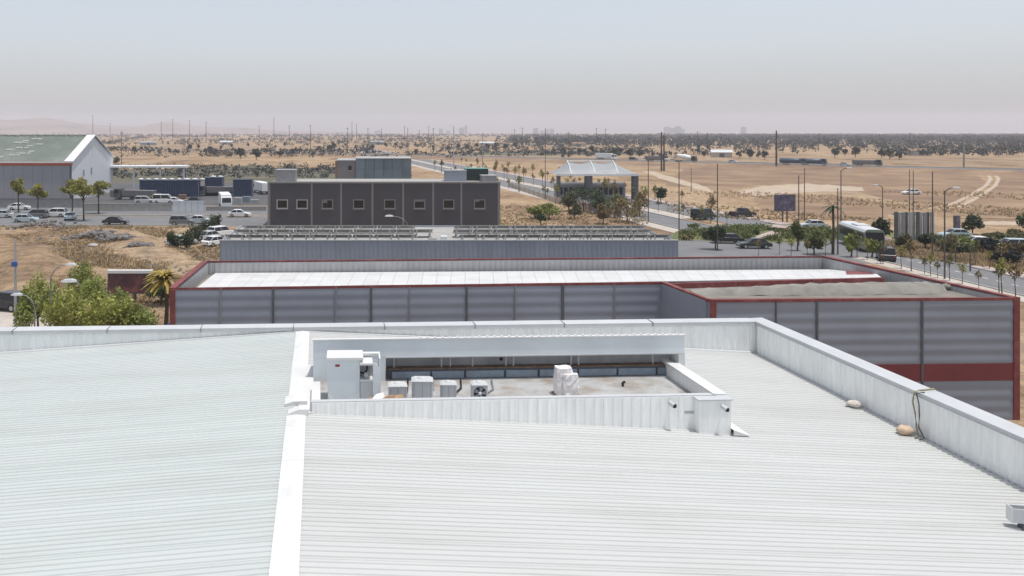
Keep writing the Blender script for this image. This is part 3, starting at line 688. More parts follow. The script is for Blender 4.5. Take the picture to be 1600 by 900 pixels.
for k in range(25):
    t_ = k/24; c = ta.lerp(tb,t_); h = .02+.34*min(1,t_*2.0)**.8 + rg.uniform(-.025,.025); wd = 1.6+1.5*min(1,t_*2.0)
    if k == 24: h *= .5; wd *= .75
    ring = []
    for i in range(9):
        u = i/8; ring.append((c.x+rg.uniform(-.05,.05), c.y+(u-.5)*wd*1.0, ZT-.44+max(.02,(h+.22)*math.sin(math.pi*u**.45)**.6+rg.uniform(-.05,.05)+.035*math.sin(k*2.3+i))))
    rings.append(ring)
g = MB(); n = 9
g.add([p_ for r in rings for p_ in r],[(k*n+i,(k+1)*n+i,(k+1)*n+i+1,k*n+i+1) for k in range(24) for i in range(8)])
me = g.mesh('tarpaulin', True); o = obj('tarpaulin', me, MT['tarp']); tag(o,'long grey brown tarpaulin heaped over the low roof of the red trimmed warehouse','tarpaulin')
for px, py, sx in ((1468,447,.55),(1482,452,.45),(1449,443,.45)):
    q = top(px,py,ZT-.4); o = obj('debris_heap', MB().blob((0,0,.12),sx,sx*.9,.24,9,5,.2,random.Random(px)), MT['tarp'], loc=q, smooth=True)
    tag(o,{1468:'middle pale rubbish heap at the right end of the tarpaulin',1482:'rightmost pale rubbish heap past the tarpaulin end',1449:'pale rubbish heap on the tarpaulin corner by the coping'}[px],'heap','heaps past the tarpaulin')

# ------------------------------------------------------------------ blue-grey hall with solar racks
D3 = 71.5; z3 = H-(375-CY)/F*D3
xa, xb = wx(345,D3), wx(1058,D3)
bh = thing('solar_hall', 'low blue grey hall with rows of solar racks on its flat roof', 'hall', (xa,D3,0))
n = 32; wdt = (xb-xa)/n; pm = vsheet(wdt-.015, 0, z3-.08, 3, .02).mesh('wall_panel'); pm.materials.append(MT['wall_bluegrey'])
for k in range(n): obj('wall_panel', pm, None, bh, (k*wdt,0,0))
obj('roof_slab', MB().box(.01,xb-xa-.01,.03,12,z3-.5,z3-.25), MT['concrete'], bh)
obj('wall_core', MB().box(.01,xb-xa-.01,.02,.2,0,z3-.1), MT['wall_bluegrey'], bh)
obj('side_wall', MB().box(xb-xa-.008,xb-xa+.1,.0,12,0,z3-.1), MT['wall_bluegrey'], bh)
obj('side_wall', MB().box(-.1,.008,.05,12,0,z3-.1), MT['wall_bluegrey'], bh)
obj('back_wall', MB().box(.01,xb-xa-.01,11.8,12.05,0,z3-.12), MT['wall_bluegrey'], bh)
obj('coping', MB().box(-.14,xb-xa+.14,-.06,.3,z3-.078,z3), MT['galv'], bh)
def solar():
    r_ = thing('solar_rack', 'tilted solar panel on a light metal rack seen from behind', 'solar panel', (0,0,0), 0, 'solar racks on the hall roof')
    obj('panel', MB().add([(0,-.0,.70),(1.66,0,.70),(1.66,1.25,.22),(0,1.25,.22),(0,.0,.745),(1.66,.0,.745),(1.66,1.25,.265),(0,1.25,.265)],[(0,3,2,1),(0,1,5,4),(1,2,6,5),(2,3,7,6),(3,0,4,7),(4,5,6,7)]), MT['solar_back'], r_)
    for x in (.25,1.41):
        obj('leg', MB().box(x-.05,x+.05,.03,.11,0,.685), MT['galv'], r_)
        obj('leg', MB().box(x-.04,x+.04,1.12,1.18,0,.22), MT['galv'], r_)
        obj('rail', MB().box(x-.06,x+.06,-.25,1.4,-.12,-.001), MT['concrete'], r_)
    obj('back_brace', MB().box(.02,1.64,-.012,.02,.38,.45), MT['galv'], r_)
    return r_
sol = Stamp(solar())
for row, (dy, x0) in enumerate(((.45,.25),(3.4,.5),(6.5,.9))):
    k = 0; x = x0
    while x < xb-xa-1.8:
        pxm = CX+F*(xa+x+.8)/(D3+dy)
        gap = 664 < pxm < 704 and row in (0,1,2,3)
        if not gap: sol((xa+x, D3+dy, z3-.13+(0 if row else -.10)), random.uniform(-.012,.012), (1.0,1.0,.86), 'tilted solar panel seen from behind, '+('front','middle','back')[row]+' row, '+('left' if pxm < 680 else 'right')+' of the gap')
        x += 1.74 if row else 1.78
for k, (px, hh, ww) in enumerate(((694,.5,.55),(676,.32,.7))):
    o = obj('roof_box', MB().bbox(-ww/2,ww/2,0,.5,0,hh,.03), MT['white_paint'] if k==0 else MT['concrete'], loc=(wx(px,D3+.6),D3+.6,z3-.25)); tag(o,('white box in the gap between the solar racks','low concrete box in the gap between the solar racks')[k],'box')

# ------------------------------------------------------------------ charcoal office block
D4 = 150.0; X40, X41 = wx(421,D4), wx(779,D4); Z4 = H-(284-CY)/F*D4; w4 = X41-X40
ob = thing('charcoal_block', 'dark charcoal flat roofed block with a row of small windows', 'building', (X40,D4,0))
jx = [0]+[wx(x,D4)-X40 for x in (487,533,582,630,677,721)]+[w4]
WINS = [wx(px,D4)-X40 for px in (441,472,511.5,560.5,609,655.5,701,749.5)]; WW, WH, WZ = .98, .80, H-(319-CY)/F*D4
for i in range(7):
    g = MB(); l, r_ = jx[i]+.16, jx[i+1]-.16; ins = [x for x in WINS if l < x < r_]; zt = Z4-.25
    g.box(l,r_,0,.25,0,WZ-WH); g.box(l,r_,0,.25,WZ+WH,zt); e = l
    for x in ins: g.box(e,x-WW,0,.25,WZ-WH,WZ+WH); e = x+WW
    g.box(e,r_,0,.25,WZ-WH,WZ+WH); obj('wall_panel', g, MT['charcoal'], ob)
for i in range(8): obj('joint_strip', MB().box(max(0,jx[i]-.155),min(w4,jx[i]+.155),.03,.2,0,Z4-.26), MT['joint_light'], ob)
obj('edge_strip', MB().box(-.32,-.002,-.05,.3,0,Z4-.2), MT['joint_light'], ob); obj('edge_strip', MB().box(w4+.002,w4+.3,-.05,.3,0,Z4-.2), MT['joint_light'], ob)
obj('parapet', MB().box(-.35,w4+.35,-.1,.45,Z4-.198,Z4+.02), MT['joint_light'], ob)
obj('wall_core', MB().box(.01,w4-.01,.26,14,0,Z4-.45), MT['charcoal'], ob)
for x in WINS: obj('sill', MB().box(x-WW-.1,x+WW+.1,-.12,-.001,WZ-WH-.12,WZ-WH-.002), MT['joint_light'], ob)
obj('roof_slab', MB().box(0,w4,.46,14,Z4-.44,Z4-.25), MT['concrete'], ob)
for px in (441,472,511.5,560.5,609,655.5,701,749.5):
    x = wx(px,D4)-X40; zc = H-(319-CY)/F*D4; ww, hh = .98, .80
    wn = obj('window', MB().box(x-ww+.16,x+ww-.16,.215,.235,zc-hh+.14,zc+hh-.14), MT['black'], ob)
    lab = MT['joint_light']
    for b in ((x-ww,x-ww+.155,zc-hh,zc+hh),(x+ww-.155,x+ww,zc-hh,zc+hh),(x-ww+.157,x+ww-.157,zc+hh-.135,zc+hh),(x-ww+.157,x+ww-.157,zc-hh,zc-hh+.135)):
        obj('frame', MB().box(b[0],b[1],-.03,.24,b[2],b[3]), MT['parapet_grey'] if px in (441,472) else lab, wn)
    for q in (-1,1): obj('pane', MB().box(x+min(0,q*(ww-.17))+.03,x+max(0,q*(ww-.17))-.03,.17,.212,zc-hh+.15,zc+hh-.15), MT['glass_dark'], wn)
    if px in (511.5,655.5,749.5): obj('blind', MB().box(x-ww+.2,x-.04 if px != 655.5 else x+ww-.2,.155,.168,zc+hh-.15-.25-.2*(px==511.5),zc+hh-.15), MT['joint_light'], wn)
def roofbox(px0, px1, py0, py1, D, m, label, cat='plant box', dep=3.0, trim=None):
    a, b = W(px0,py1,D), W(px1,py0,D); t_ = thing('roof_plant_box', label, cat, (a.x,D,a.z))
    obj('casing', MB().bbox(0,b.x-a.x,0,dep,0,b.z-a.z-.12,.05), m, t_)
    obj('lid', MB().box(-.08,b.x-a.x+.08,-.08,dep+.08,b.z-a.z-.118,b.z-a.z), trim or MT['galv'], t_); return t_
roofbox(431,462,265,287,D4+5,MT['mid_grey'],'grey plant box at the left end of the charcoal block roof')
roofbox(696,729,266,287,D4+6,MT['panel_grey'],'grey plant box beside the black tank on the charcoal block')
roofbox(728,763,263,286,D4+7.5,MT['green_black'],'black box with green rim on the charcoal block roof',trim=MT['green_trim'])
roofbox(753,776,274,286,D4+4,MT['mid_grey'],'low grey box at the right end of the charcoal block roof')
# teal clad building behind
D5 = 205.0; tb_ = thing('teal_clad_building', 'blue green clad building rising behind the charcoal block', 'building', (wx(527,D5),D5,0))
Z5 = H-(248-CY)/F*D5
x1, x2, x3 = wx(556,D5)-wx(527,D5), wx(590,D5)-wx(527,D5), wx(643,D5)-wx(527,D5)
obj('wall', MB().box(0,x1,0,12,0,Z5-.5), MT['brown_grey'], tb_); obj('roof', MB().box(-.15,x1,-.1,12,Z5-.498,Z5-.3), MT['galv'], tb_)
wn = obj('window', MB().box(2.6,3.4,-.06,-.002,7.2,8.3), MT['black'], tb_); obj('sill', MB().box(2.5,3.5,-.14,-.01,7.05,7.19), MT['galv'], wn)
obj('edge_strip', MB().box(-.5,-.003,-.03,.4,0,Z5-.55), MT['rust'], tb_)
k = 0; x = x1
while x < x3-.3:
    for z in range(4):
        z0 = Z5*z/4; obj('cladding_panel', MB().box(x+.02,min(x+2.15,x3)-.02,-.35 if x < x2 else -.1,.6,z0+.02,Z5*(z+1)/4-.02), MT['teal_glass'], tb_)
    x += 2.2
obj('wall_core', MB().box(x1+.01,x3-.05,.05,14,0,Z5-.05), MT['slate_blue'], tb_)
obj('roof', MB().box(x1+.005,x3+.1,-.4,14.1,Z5+.002,Z5+.15), MT['galv'], tb_)

# ------------------------------------------------------------------ green-roofed shed at the left
DS = 208.0
E0, E1 = G(112,252,9.4), None
ex = E0.x; ey = E0.y
sh = thing('green_roofed_shed', 'big grey shed with faded green roof and red eaves line', 'shed', (ex,ey,0), 0)
LW, DP, ZE, ZA = 46.0, 33.0, 9.4, 15.4
n = 20
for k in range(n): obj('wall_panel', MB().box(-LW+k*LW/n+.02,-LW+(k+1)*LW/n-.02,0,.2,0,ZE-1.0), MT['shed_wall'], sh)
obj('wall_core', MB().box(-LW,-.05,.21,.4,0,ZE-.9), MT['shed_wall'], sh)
obj('eaves_band', MB().box(-LW,.1,-.12,.22,ZE-.98,ZE-.42), mat('eaves_red',(.42,.10,.05),var=.1), sh)
obj('gutter', MB().box(-LW,.15,-.35,.22,ZE-.418,ZE-.02), MT['cap_white'], sh)
obj('corner_post', MB().box(-.45,.02,-.06,-.001,0,ZE-.985), MT['dark_grey'], sh)
n = 11
for k in range(n):
    y0, y1 = DP*k/n, DP*(k+1)/n; zz = lambda y: ZE+(ZA-ZE)*(1-abs(y-DP/2)/(DP/2))-.25
    g = MB(); pts_ = [(y0+.02,0),(y1-.02,0),(y1-.02,zz(y1))] + ([(DP/2,zz(DP/2))] if y0 < DP/2 < y1 else []) + [(y0+.02,zz(y0))]
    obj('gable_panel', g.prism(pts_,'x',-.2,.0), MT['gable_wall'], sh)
for q,(y,z) in enumerate(((8,5.6),(14,5.9))):
    wn = obj('window', MB().box(.002,.06,y,y+1.1,z,z+1.4), MT['slate_blue'], sh); obj('frame', MB().box(.0,.09,y-.12,y+1.22,z-.14,z-.002), MT['galv'], wn)
n = 23; an = math.atan2(ZA-ZE, DP/2); RL = math.hypot(ZA-ZE, DP/2)+.3
rp_ = MB().sheet([(y,0) for y in (0,)]+[(LW/n*q_,z) for q_,z in ((.3,0),(.36,.09),(.44,.09),(.5,0),(.8,0),(.86,.09),(.94,.09),(.995,0))],0,1) 
def slope_panel(x0, x1, front=True):
    g = MB()
    pr = [(x0,0),(x0+.5*(x1-x0),0),(x0+.6*(x1-x0),.12),(x0+.8*(x1-x0),.12),(x0+.9*(x1-x0),0),(x1-.01,0)]
    ya, za, yb, zb_ = (-.3,ZE-.05,DP/2,ZA) if front else (DP+.3,ZE-.05,DP/2,ZA)
    g.add([(x,ya,za+h) for x,h in pr]+[(x,yb,zb_+h) for x,h in pr],[(i,i+1,7+i-0,6+i) for i in range(5)]); return g
for k in range(n):
    x0 = -LW+k*LW/n; x1_ = -LW+(k+1)*LW/n
    obj('roof_sheet', slope_panel(x0,min(x1_,-1.6) if k==n-1 else x1_), MT['roof_green'], sh); obj('roof_sheet', slope_panel(x0,x1_,False), MT['roof_green'], sh)
obj('verge', MB().add([(-1.7,-.4,ZE+.04),(.5,-.4,ZE+.04),(.5,DP/2,ZA+.20),(-1.7,DP/2,ZA+.20),(-1.7,-.4,ZE-.1),(.5,-.4,ZE-.1),(.5,DP/2,ZA+.02),(-1.7,DP/2,ZA+.02)],[(0,1,2,3),(4,7,6,5),(0,4,5,1),(1,5,6,2),(3,0,4,7)]), MT['cap_white'], sh)
obj('verge', MB().add([(-1.7,DP+.4,ZE+.04),(.5,DP+.4,ZE+.04),(.5,DP/2,ZA+.20),(-1.7,DP/2,ZA+.20),(-1.7,DP+.4,ZE-.1),(.5,DP+.4,ZE-.1),(.5,DP/2,ZA+.02),(-1.7,DP/2,ZA+.02)],[(0,3,2,1),(4,5,6,7),(0,1,5,4),(1,2,6,5)]), MT['cap_white'], sh)
rg = random.Random(8)
for k in range(11):
    x = -17.5+rg.uniform(-.4,.4)+ (k%4)*1.9 - 1.0; q = .12+.07*(k//1)
    if q > .9: continue
    y0 = q*DP/2; y1 = y0+.7; z0 = ZE+(ZA-ZE)*q+.14; z1 = z0+.7*(ZA-ZE)/(DP/2)
    obj('rooflight', MB().add([(x,y0,z0),(x+1.6+(k%3),y0,z0),(x+1.6+(k%3),y1,z1),(x,y1,z1)],[(0,1,2,3)]), MT['rooflight'], sh)
obj('ridge_strip', MB().prism([(DP/2-.5,ZA+.05),(DP/2,ZA+.24),(DP/2+.5,ZA+.05)],'x',-LW,-1.72), MT['roof_green'], sh)
# carport canopy beside the shed
cq = G(165,300); cq = Vector((wx(166,236),236,0)); cn = thing('yard_canopy', 'long white flat canopy on posts beside the shed', 'canopy', (cq.x,236,0))
zc = H-(259-CY)/F*236; cl = wx(291,236)-wx(166,236)
obj('roof_sheet', MB().box(0,cl,-1.5,5,zc-.45,zc), MT['white_paint'], cn)
for x in (1.2,cl*.35,cl*.68,cl-.6):
    obj('post', MB().box(x-.2,x+.2,-.6,-.2,0,zc-.452), MT['lamp_silver'], cn)

# ------------------------------------------------------------------ yard: containers, walls, gates
def container(x, y, L, hgt, rz, label, m='container'):
    c = thing('shipping_container', label, 'container', (x,y,0), rz, 'dark blue containers in the yard')
    obj('side', vsheet(L,.2,hgt-.15,max(4,int(L/.6)),.06), MT[m], c); obj('frame', MB().box(-.06,L+.06,-.10,2.44,hgt-.148,hgt), MT[m], c)
    obj('frame', MB().box(-.06,L+.06,-.10,2.44,.0,.198), MT['dark_grey'], c)
    obj('core', MB().box(.02,L-.02,.03,2.4,.2,hgt-.15), MT[m], c)
    for x_ in (-.05,L-.09): obj('corner_post', MB().box(x_,x_+.14,-.095,-.065,.2,hgt-.15), MT['slate_blue'], c)
    return c
YC = 252.0*0+1350*16.5/103
def at(px, Y): return wx(px,Y)
container(at(218,YC),YC,at(318,YC)-at(218,YC)-1.2,4.2,0,'longest dark blue container body in the yard')
container(at(320,YC+5),YC+5,at(348,YC+5)-at(320,YC+5),4.6,0,'short blue container right behind the long one')
container(at(364,YC+2),YC+2,at(394,YC+2)-at(364,YC+2),4.3,0,'dark blue container standing nearest the charcoal block')
rg = random.Random(4)
for k in range(11):
    px = 219+k*12; Y = YC+.5; L_ = rg.uniform(1.0,1.7); q = W(px,278,Y)
    o = obj('roof_bundle', MB().blob((0,0,0.2),L_*.55,.7,.28,8,4,.2,rg), MT['lamp_silver'] if k%3 else MT['cap_white'], loc=(q.x if k<9 else q.x,Y+.9,4.2 if px < 318 else 4.6), smooth=True)
    if px >= 318: o.location.y = YC+6
    tag(o,'pale bundle lying on the roof of a dark blue container','bundle','bundles on the container roofs')
for i, (px, py, hh, m, lab) in enumerate(((236,316,1.5,'rust','brown stack of crates before the long container, left one'),(246,314,1.9,'brown_grey','grey brown stack of crates left of the white van'),(285,316,2.0,'rust','tall brown crate stack right in front of the long container'),(293,318,1.3,'concrete','pale crate stack behind the sliding gate'),(208,312,1.7,'dark_grey','dark crate stack at the left end of the long container'),(372,318,1.4,'galv','pale crate stack right of the white roofed truck'),(385,316,1.7,'slate_blue','bluish crate stack under the right blue container'),(398,318,1.2,'concrete','pale crate stack by the left edge of the charcoal block'),(330,304,2.4,'dark_grey','dark crate stack behind the white roofed truck'),(190,306,2.2,'rust','reddish crate stack under the long white canopy'),(178,308,1.8,'brown_grey','brown crate stack under the canopy beside the shed'))):
    q = G(px,py); t_ = thing('crate_stack', lab, 'crates', (q.x,q.y,.014), .1*(i%5-2), 'crate stacks in the yard'); z = 0
    for k in range(int(hh/.45)):
        o_ = obj('crate', MB().bbox(-.8-.05*(k%2),.85,-.5,.5+.06*(k%3),z+.01,z+.43,.02), MT[m], t_); z += .45
def wall_thing(name, label, px0, px1, Y, h, m, n, cat='wall', capm='concrete'):
    x0, x1 = wx(px0,Y), wx(px1,Y); t_ = thing(name, label, cat, (x0,Y,0)); d = (x1-x0)/n
    for k in range(n): obj('panel', MB().box(k*d+.04,(k+1)*d-.04,0,.15,0,h-.12), MT[m], t_)
    obj('cap', MB().box(-.05,x1-x0+.05,-.06,.22,h-.118,h), MT[capm], t_)
    for k in range(n+1): obj('post', MB().box(max(0,k*d-.03),k*d+.03,.0,.14,0,h-.121), MT['mid_grey'], t_)
    return t_
Yw = 1350*16.5/(330-CY)
wall_thing('yard_wall','low pale concrete wall in front of the container yard',130,268,Yw,1.6,'concrete',12)
wall_thing('sliding_gate','pale grey sliding gate with upright panels beside the yard wall',270,319,Yw-2,2.3,'lamp_silver',5,'gate','lamp_silver')
wall_thing('yard_wall','grey yard wall right of the sliding gate, before the truck',322,416,Yw+1,.9,'concrete',8)
wall_thing('dark_fence','dark mesh fence along the front of the grey shed',-20,132,Yw+8,2.0,'mid_grey',14,'fence','dark_grey')

# ------------------------------------------------------------------ vehicles
def wheel(par, x, y, r, wd):
    wmb = MB().tube([(x-wd/2,y,r),(x+wd/2,y,r)],r,12); wo = obj('wheel', wmb, MT['tyre'], par)
    s_ = 1 if x > 0 else -1
    obj('rim', MB().tube([(x+s_*wd/2,y,r),(x+s_*(wd/2+.012),y,r)],r*.6,10), MT['rim'], wo)
def car(kind):                                             # local +y is the front
    dims = {'sedan':(4.5,1.78,.92,1.45),'suv':(4.6,1.86,1.05,1.72),'van':(5.0,1.95,1.15,2.1),'pickup':(5.2,1.85,1.05,1.75)}[kind]
    L, w_, hb, ht = dims; hw = w_/2; c = thing('parked_car', 'car', 'car')
    prof_ = [(-L/2,.35),(-L/2+.05,hb*.82),(-L/2+.25,hb*.98),(L*.18,hb),(L/2-.25,hb*.80),(L/2-.03,hb*.6),(L/2,.32)]
    rings = []
    for x, k in ((-hw,.94),(-hw+.06,1.0),(hw-.06,1.0),(hw,.94)):
        rings.append([(x,y*(.99 if k<1 else 1),.30+(z-.30)*k) for y,z in prof_])
    body = obj('body', MB().loft(rings), MT['car_paint'], c)
    gh = {'sedan':(-L*.40,-L*.24,L*.07,L*.24),'suv':(-L*.48,-L*.42,L*.08,L*.26),'van':(-L*.49,-L*.46,L*.22,L*.36),'pickup':(-L*.12,-L*.06,L*.10,L*.25)}[kind]
    b0 = hb*.97
    obj('windows', MB().loft([[(-hw+.07,gh[0],b0),(hw-.07,gh[0],b0),(hw-.07,gh[3],b0*.96),(-hw+.07,gh[3],b0*.96)],[(-hw+.2,gh[1],ht-.05),(hw-.2,gh[1],ht-.05),(hw-.2,gh[2],ht-.05),(-hw+.2,gh[2],ht-.05)]]), MT['glass_dark'], c)
    obj('roof', MB().loft([[(-hw+.17,gh[1]-.04,ht-.055),(hw-.17,gh[1]-.04,ht-.055),(hw-.17,gh[2]+.04,ht-.055),(-hw+.17,gh[2]+.04,ht-.055)],[(-hw+.28,gh[1]+.1,ht),(hw-.28,gh[1]+.1,ht),(hw-.28,gh[2]-.1,ht),(-hw+.28,gh[2]-.1,ht)]]), MT['car_paint'], c)
    for s_ in (-1,1):
        for yb_, yt in ((gh[0],gh[1]),(gh[3],gh[2]),((gh[0]+gh[3])/2-.05,(gh[1]+gh[2])/2-.05)):
            g = MB(); g.tube([(s_*(hw-.06),yb_,b0*.97),(s_*(hw-.19),yt,ht-.06)],.035,4); obj('pillar', g, MT['car_paint'], c)
        obj('headlight', MB().box(s_*(hw-.45) if s_<0 else hw-.45-.0, s_*(hw-.45)+.3*1 if s_<0 else hw-.12, L/2-.06,L/2+.012,hb*.52,hb*.66), MT['lamp_clear'], c)
        obj('tail_light', MB().box(s_*(hw-.2)-.12,s_*(hw-.2)+.12,-L/2-.015,-L/2+.06,hb*.62,hb*.8), MT['lamp_red'], c)
        for y in (-L*.30,L*.31): wheel(c, s_*(hw-.10), y, .33 if kind=='sedan' else .37, .22)
    if kind == 'pickup':
        obj('load_bed', MB().box(-hw+.12,hw-.12,-L/2+.1,gh[0]-.05,hb*.985,hb*1.02), MT['black'], c)
    return c
CARS = {k: Stamp(car(k)) for k in ('sedan','suv','van','pickup')}
WHT=(.78,.79,.79,1); SIL=(.50,.54,.55,1); BLU=(.42,.52,.55,1); DRK=(.03,.032,.037,1); GRY=(.16,.17,.18,1); GRN=(.03,.045,.035,1); RED=(.22,.03,.03,1)
def put(kind, px, py, rz, colr, label, group='cars parked along the left street', name='parked_car'):
    q = G(px,py); o = CARS[kind]((q.x,q.y,.016), R(rz), 1.0, label, group, colr); return o
put('sedan',2,340,92,SIL,'silver green car cut by the left edge in the parking strip')
put('sedan',40,347,-88,BLU,'pale blue car at the kerb of the left street, nearest')
put('suv',55,341,95,GRY,'dark grey car half behind the pale blue one')
put('suv',21,323,-86,SIL,'silver car close to the grey shed wall')
put('sedan',30,328,-80,WHT,'white car standing behind the silver one by the shed')
put('suv',86,339,90,WHT,'white car with roof rack under the large yellow green tree')
put('sedan',110,343,12,BLU,'light blue car seen from behind beside the tree trunk')
put('sedan',181,351,-90,DRK,'dark saloon driving along the left street')
put('suv',286,352,-90,GRY,'grey estate driving along the left street near the hedge')
put('sedan',313,349,-88,SIL,'silver car just ahead of the grey estate')
put('sedan',338,384,-40,WHT,'white car nearest the corner of the solar hall','cars parked beside the solar hall')
put('sedan',330,375,-42,SIL,'silver car second from the solar hall corner','cars parked beside the solar hall')
put('suv',346,370,-40,WHT,'white car furthest up beside the solar hall','cars parked beside the solar hall')
put('sedan',283,383,-50,SIL,'pale car half hidden behind the dark hedge','cars parked beside the solar hall')
put('van',256,318,-88,WHT,'white van parked before the long dark blue container','vehicles in the yard')
put('suv',226,318,-85,SIL,'silver car in the yard left of the white van','vehicles in the yard')
put('sedan',272,318,-92,WHT,'white car in the yard right of the white van','vehicles in the yard')
put('sedan',302,318,80,DRK,'dark car in the yard behind the sliding gate','vehicles in the yard')
put('van',402,294,-70,WHT,'white van beside the charcoal block in the yard','vehicles in the yard')
put('sedan',374,339,-88,WHT,'white car right of the hedge before the grey yard wall','vehicles in the yard')
put('suv',10,484,70,DRK,'dark car at the far left before the green trees')
put('pickup',1160,339,-70,DRK,'dark pickup with white cab on the pink edged road','cars on the main road')
put('van',1099,343,-60,GRN,'dark green van coming down the main road under the trees','cars on the main road')
put('sedan',1136,380,80,DRK,'dark car behind the dense tree at the junction','cars at the junction')
put('sedan',1178,388,85,GRN,'dark car with bright roof crossing the junction','cars at the junction')
put('suv',1384,406,-25,DRK,'dark jeep following beside the bus','cars at the junction')
put('sedan',1270,357,85,SIL,'silver car passing behind the hedge of the junction','cars at the junction')
put('sedan',1492,372,85,BLU,'pale blue car parked past the slatted screen','cars beyond the dry verge')
put('sedan',1525,385,80,WHT,'white car parked among bushes at the right','cars beyond the dry verge')
put('suv',1578,392,80,BLU,'bluish car parked at far right among bushes','cars beyond the dry verge')
put('sedan',1424,304,88,WHT,'white car alone in the brown field by the twin poles','cars in the brown field')

def bus():
    b = thing('city_bus', 'green and silver city bus turning at the junction', 'bus')
    L, hw, ht = 11.5, 1.25, 3.1
    sec = lambda x: [(-hw,.35),(hw,.35),(hw,2.65),(hw-.18,2.98),(hw-.5,ht),(-hw+.5,ht),(-hw+.18,2.98),(-hw,2.65)]
    obj('body', MB().loft([[(x,y,z) for x,z in sec(0)] for y in (-L/2,L/2)]), MT['bus_green'], b)
    obj('roof_shell', MB().loft([[(x*.97,y,z) for x,z in ((-hw,2.72),(hw,2.72),(hw-.16,3.02),(hw-.5,ht+.05),(-hw+.5,ht+.05),(-hw+.16,3.02))] for y in (-L/2+.05,L/2-.1)]), MT['lamp_silver'], b)
    obj('roof_unit', MB().bbox(-.8,.8,-1.5,1.2,ht+.052,ht+.22,.08), MT['lid_grey'], b)
    for s_ in (-1,1):
        for k in range(6):
            y = -L/2+.5+k*1.78; obj('window', MB().box(*sorted((s_*hw*1.001,s_*(hw+.02))),y,y+1.6,1.45,2.5), MT['glass_dark'], b)
        for y in (-L*.28,L*.30): wheel(b, s_*(hw-.14), y, .48, .3)
        obj('headlight', MB().box(s_*.9-.15,s_*.9+.15,L/2+.001,L/2+.04,.65,.85), MT['lamp_clear'], b)
    obj('windscreen', MB().box(-1.1,1.1,L/2+.001,L/2+.03,1.15,2.75), MT['glass_dark'], b)
    obj('rear_window', MB().box(-1.0,1.0,-L/2-.03,-L/2-.001,1.6,2.6), MT['glass_dark'], b)
    return b
bs = bus(); q = G(1346,392); place(bs, (q.x+1.9,q.y+3.5,.03), R(167))
def truck(kind, label):
    t_ = thing('truck', label, 'truck'); hw = 1.22
    obj('chassis', MB().box(-.5,.5,-6.0,3.0,.7,.95), MT['dark_grey'], t_)
    cabm = {'mixer':'green_black','tanker':'tank_blue','tipper':'dark_grey','box':'white_paint'}[kind]
    cb = obj('cab', MB().prism([(3.0,.55),(5.1,.55),(5.15,1.6),(4.85,2.9),(3.0,2.95)],'x',-hw,hw), MT[cabm], t_)
    obj('windscreen', MB().add([(-1.05,5.165,1.68),(1.05,5.165,1.68),(1.0,4.90,2.75),(-1.0,4.90,2.75)],[(0,1,2,3)]), MT['glass_dark'], t_)
    for s_ in (-1,1):
        obj('side_window', MB().prism([(3.7,1.7),(4.95,1.7),(4.75,2.6),(3.7,2.6)],'x',s_*(hw+.002),s_*(hw+.02)), MT['glass_dark'], t_)
        for y in (4.2,-2.9,-4.3): wheel(t_, s_*1.0, y, .5, .34)
    if kind == 'mixer':
        n = 14; ring = lambda r,y,z: [(r*math.cos(2*math.pi*k/n),y,z+r*math.sin(2*math.pi*k/n)) for k in range(n)]
        obj('drum', MB().loft([ring(.6,2.7,1.9),ring(1.1,1.7,2.2),ring(1.28,-.6,2.5),ring(.95,-3.4,2.95),ring(.5,-4.8,3.2)]), MT['white_paint'], t_, smooth=True)
        obj('chute', MB().box(-.35,.35,-6.3,-4.7,1.6,2.6), MT['galv'], t_)
    elif kind == 'tanker':
        n = 14; ring = lambda r,y: [(r*1.2*math.cos(2*math.pi*k/n),y,1.9+r*math.sin(2*math.pi*k/n)) for k in range(n)]
        obj('tank', MB().loft([ring(.7,2.8),ring(.98,2.6),ring(.98,-6.0),ring(.7,-6.2)]), MT['tank_blue'], t_, smooth=True)
        obj('walkway', MB().box(-.4,.4,-5.8,2.4,2.9,3.0), MT['lamp_silver'], t_)
    elif kind == 'box':
        obj('cargo_box', MB().bbox(-1.2,1.2,-6.1,2.8,1.0,3.4,.06), MT['white_paint'], t_)
    else:
        obj('tipper_body', MB().loft([[(-1.1,-6,1.0),(1.1,-6,1.0),(1.1,2.7,1.0),(-1.1,2.7,1.0)],[(-1.25,-6.2,2.5),(1.25,-6.2,2.5),(1.25,2.8,2.6),(-1.25,2.8,2.6)]]), MT['brown_grey'], t_)
    return t_
hrz = math.atan2(hd.y,hd.x)-math.pi/2
def on_hw(px, o):                                            # point of the highway seen at px
    k = (px-CX)/F; a = hwA+hn*o; t_ = (k*a.y-a.x)/(hd.x-k*hd.y); q = a+hd*t_; return (q.x,q.y,1.43)
TK = {k: Stamp(truck(k,'truck')) for k in ('mixer','tanker','tipper','box')}
for kind, px, o_, lab in (('mixer',1072,-2,'concrete mixer truck with white drum on the far highway'),('tipper',1027,-2,'dark tipper truck behind the twin masts on the highway'),('tanker',1241,-2,'left one of two blue tank trucks on the highway'),('tanker',1272,-2,'right one of two blue tank trucks on the highway'),('tipper',1357,2,'dark truck right of the two tank trucks on the highway'),('box',948,3,'truck with a pale box behind the tented roof')):
    TK[kind](on_hw(px,o_), hrz, 1.0, lab, 'trucks on the highway')
for kind, px, lab in (('sedan',1145,'pale car on the highway left of the tank trucks'),('sedan',1320,'silver car on the highway between tank trucks and dark truck'),('suv',990,'dark car on the highway left of the tipper truck')):
    p3 = on_hw(px,2); CARS[kind](p3, hrz, 1.0, lab, 'cars on the highway', {'suv':DRK}.get(kind,SIL))
tq = G(347,328); ty = truck('box','white roofed truck backed up beside the sliding gate'); place(ty,(tq.x,tq.y+4,.016),R(193),.92); ty['label'] = 'white roofed truck backed up beside the sliding gate'

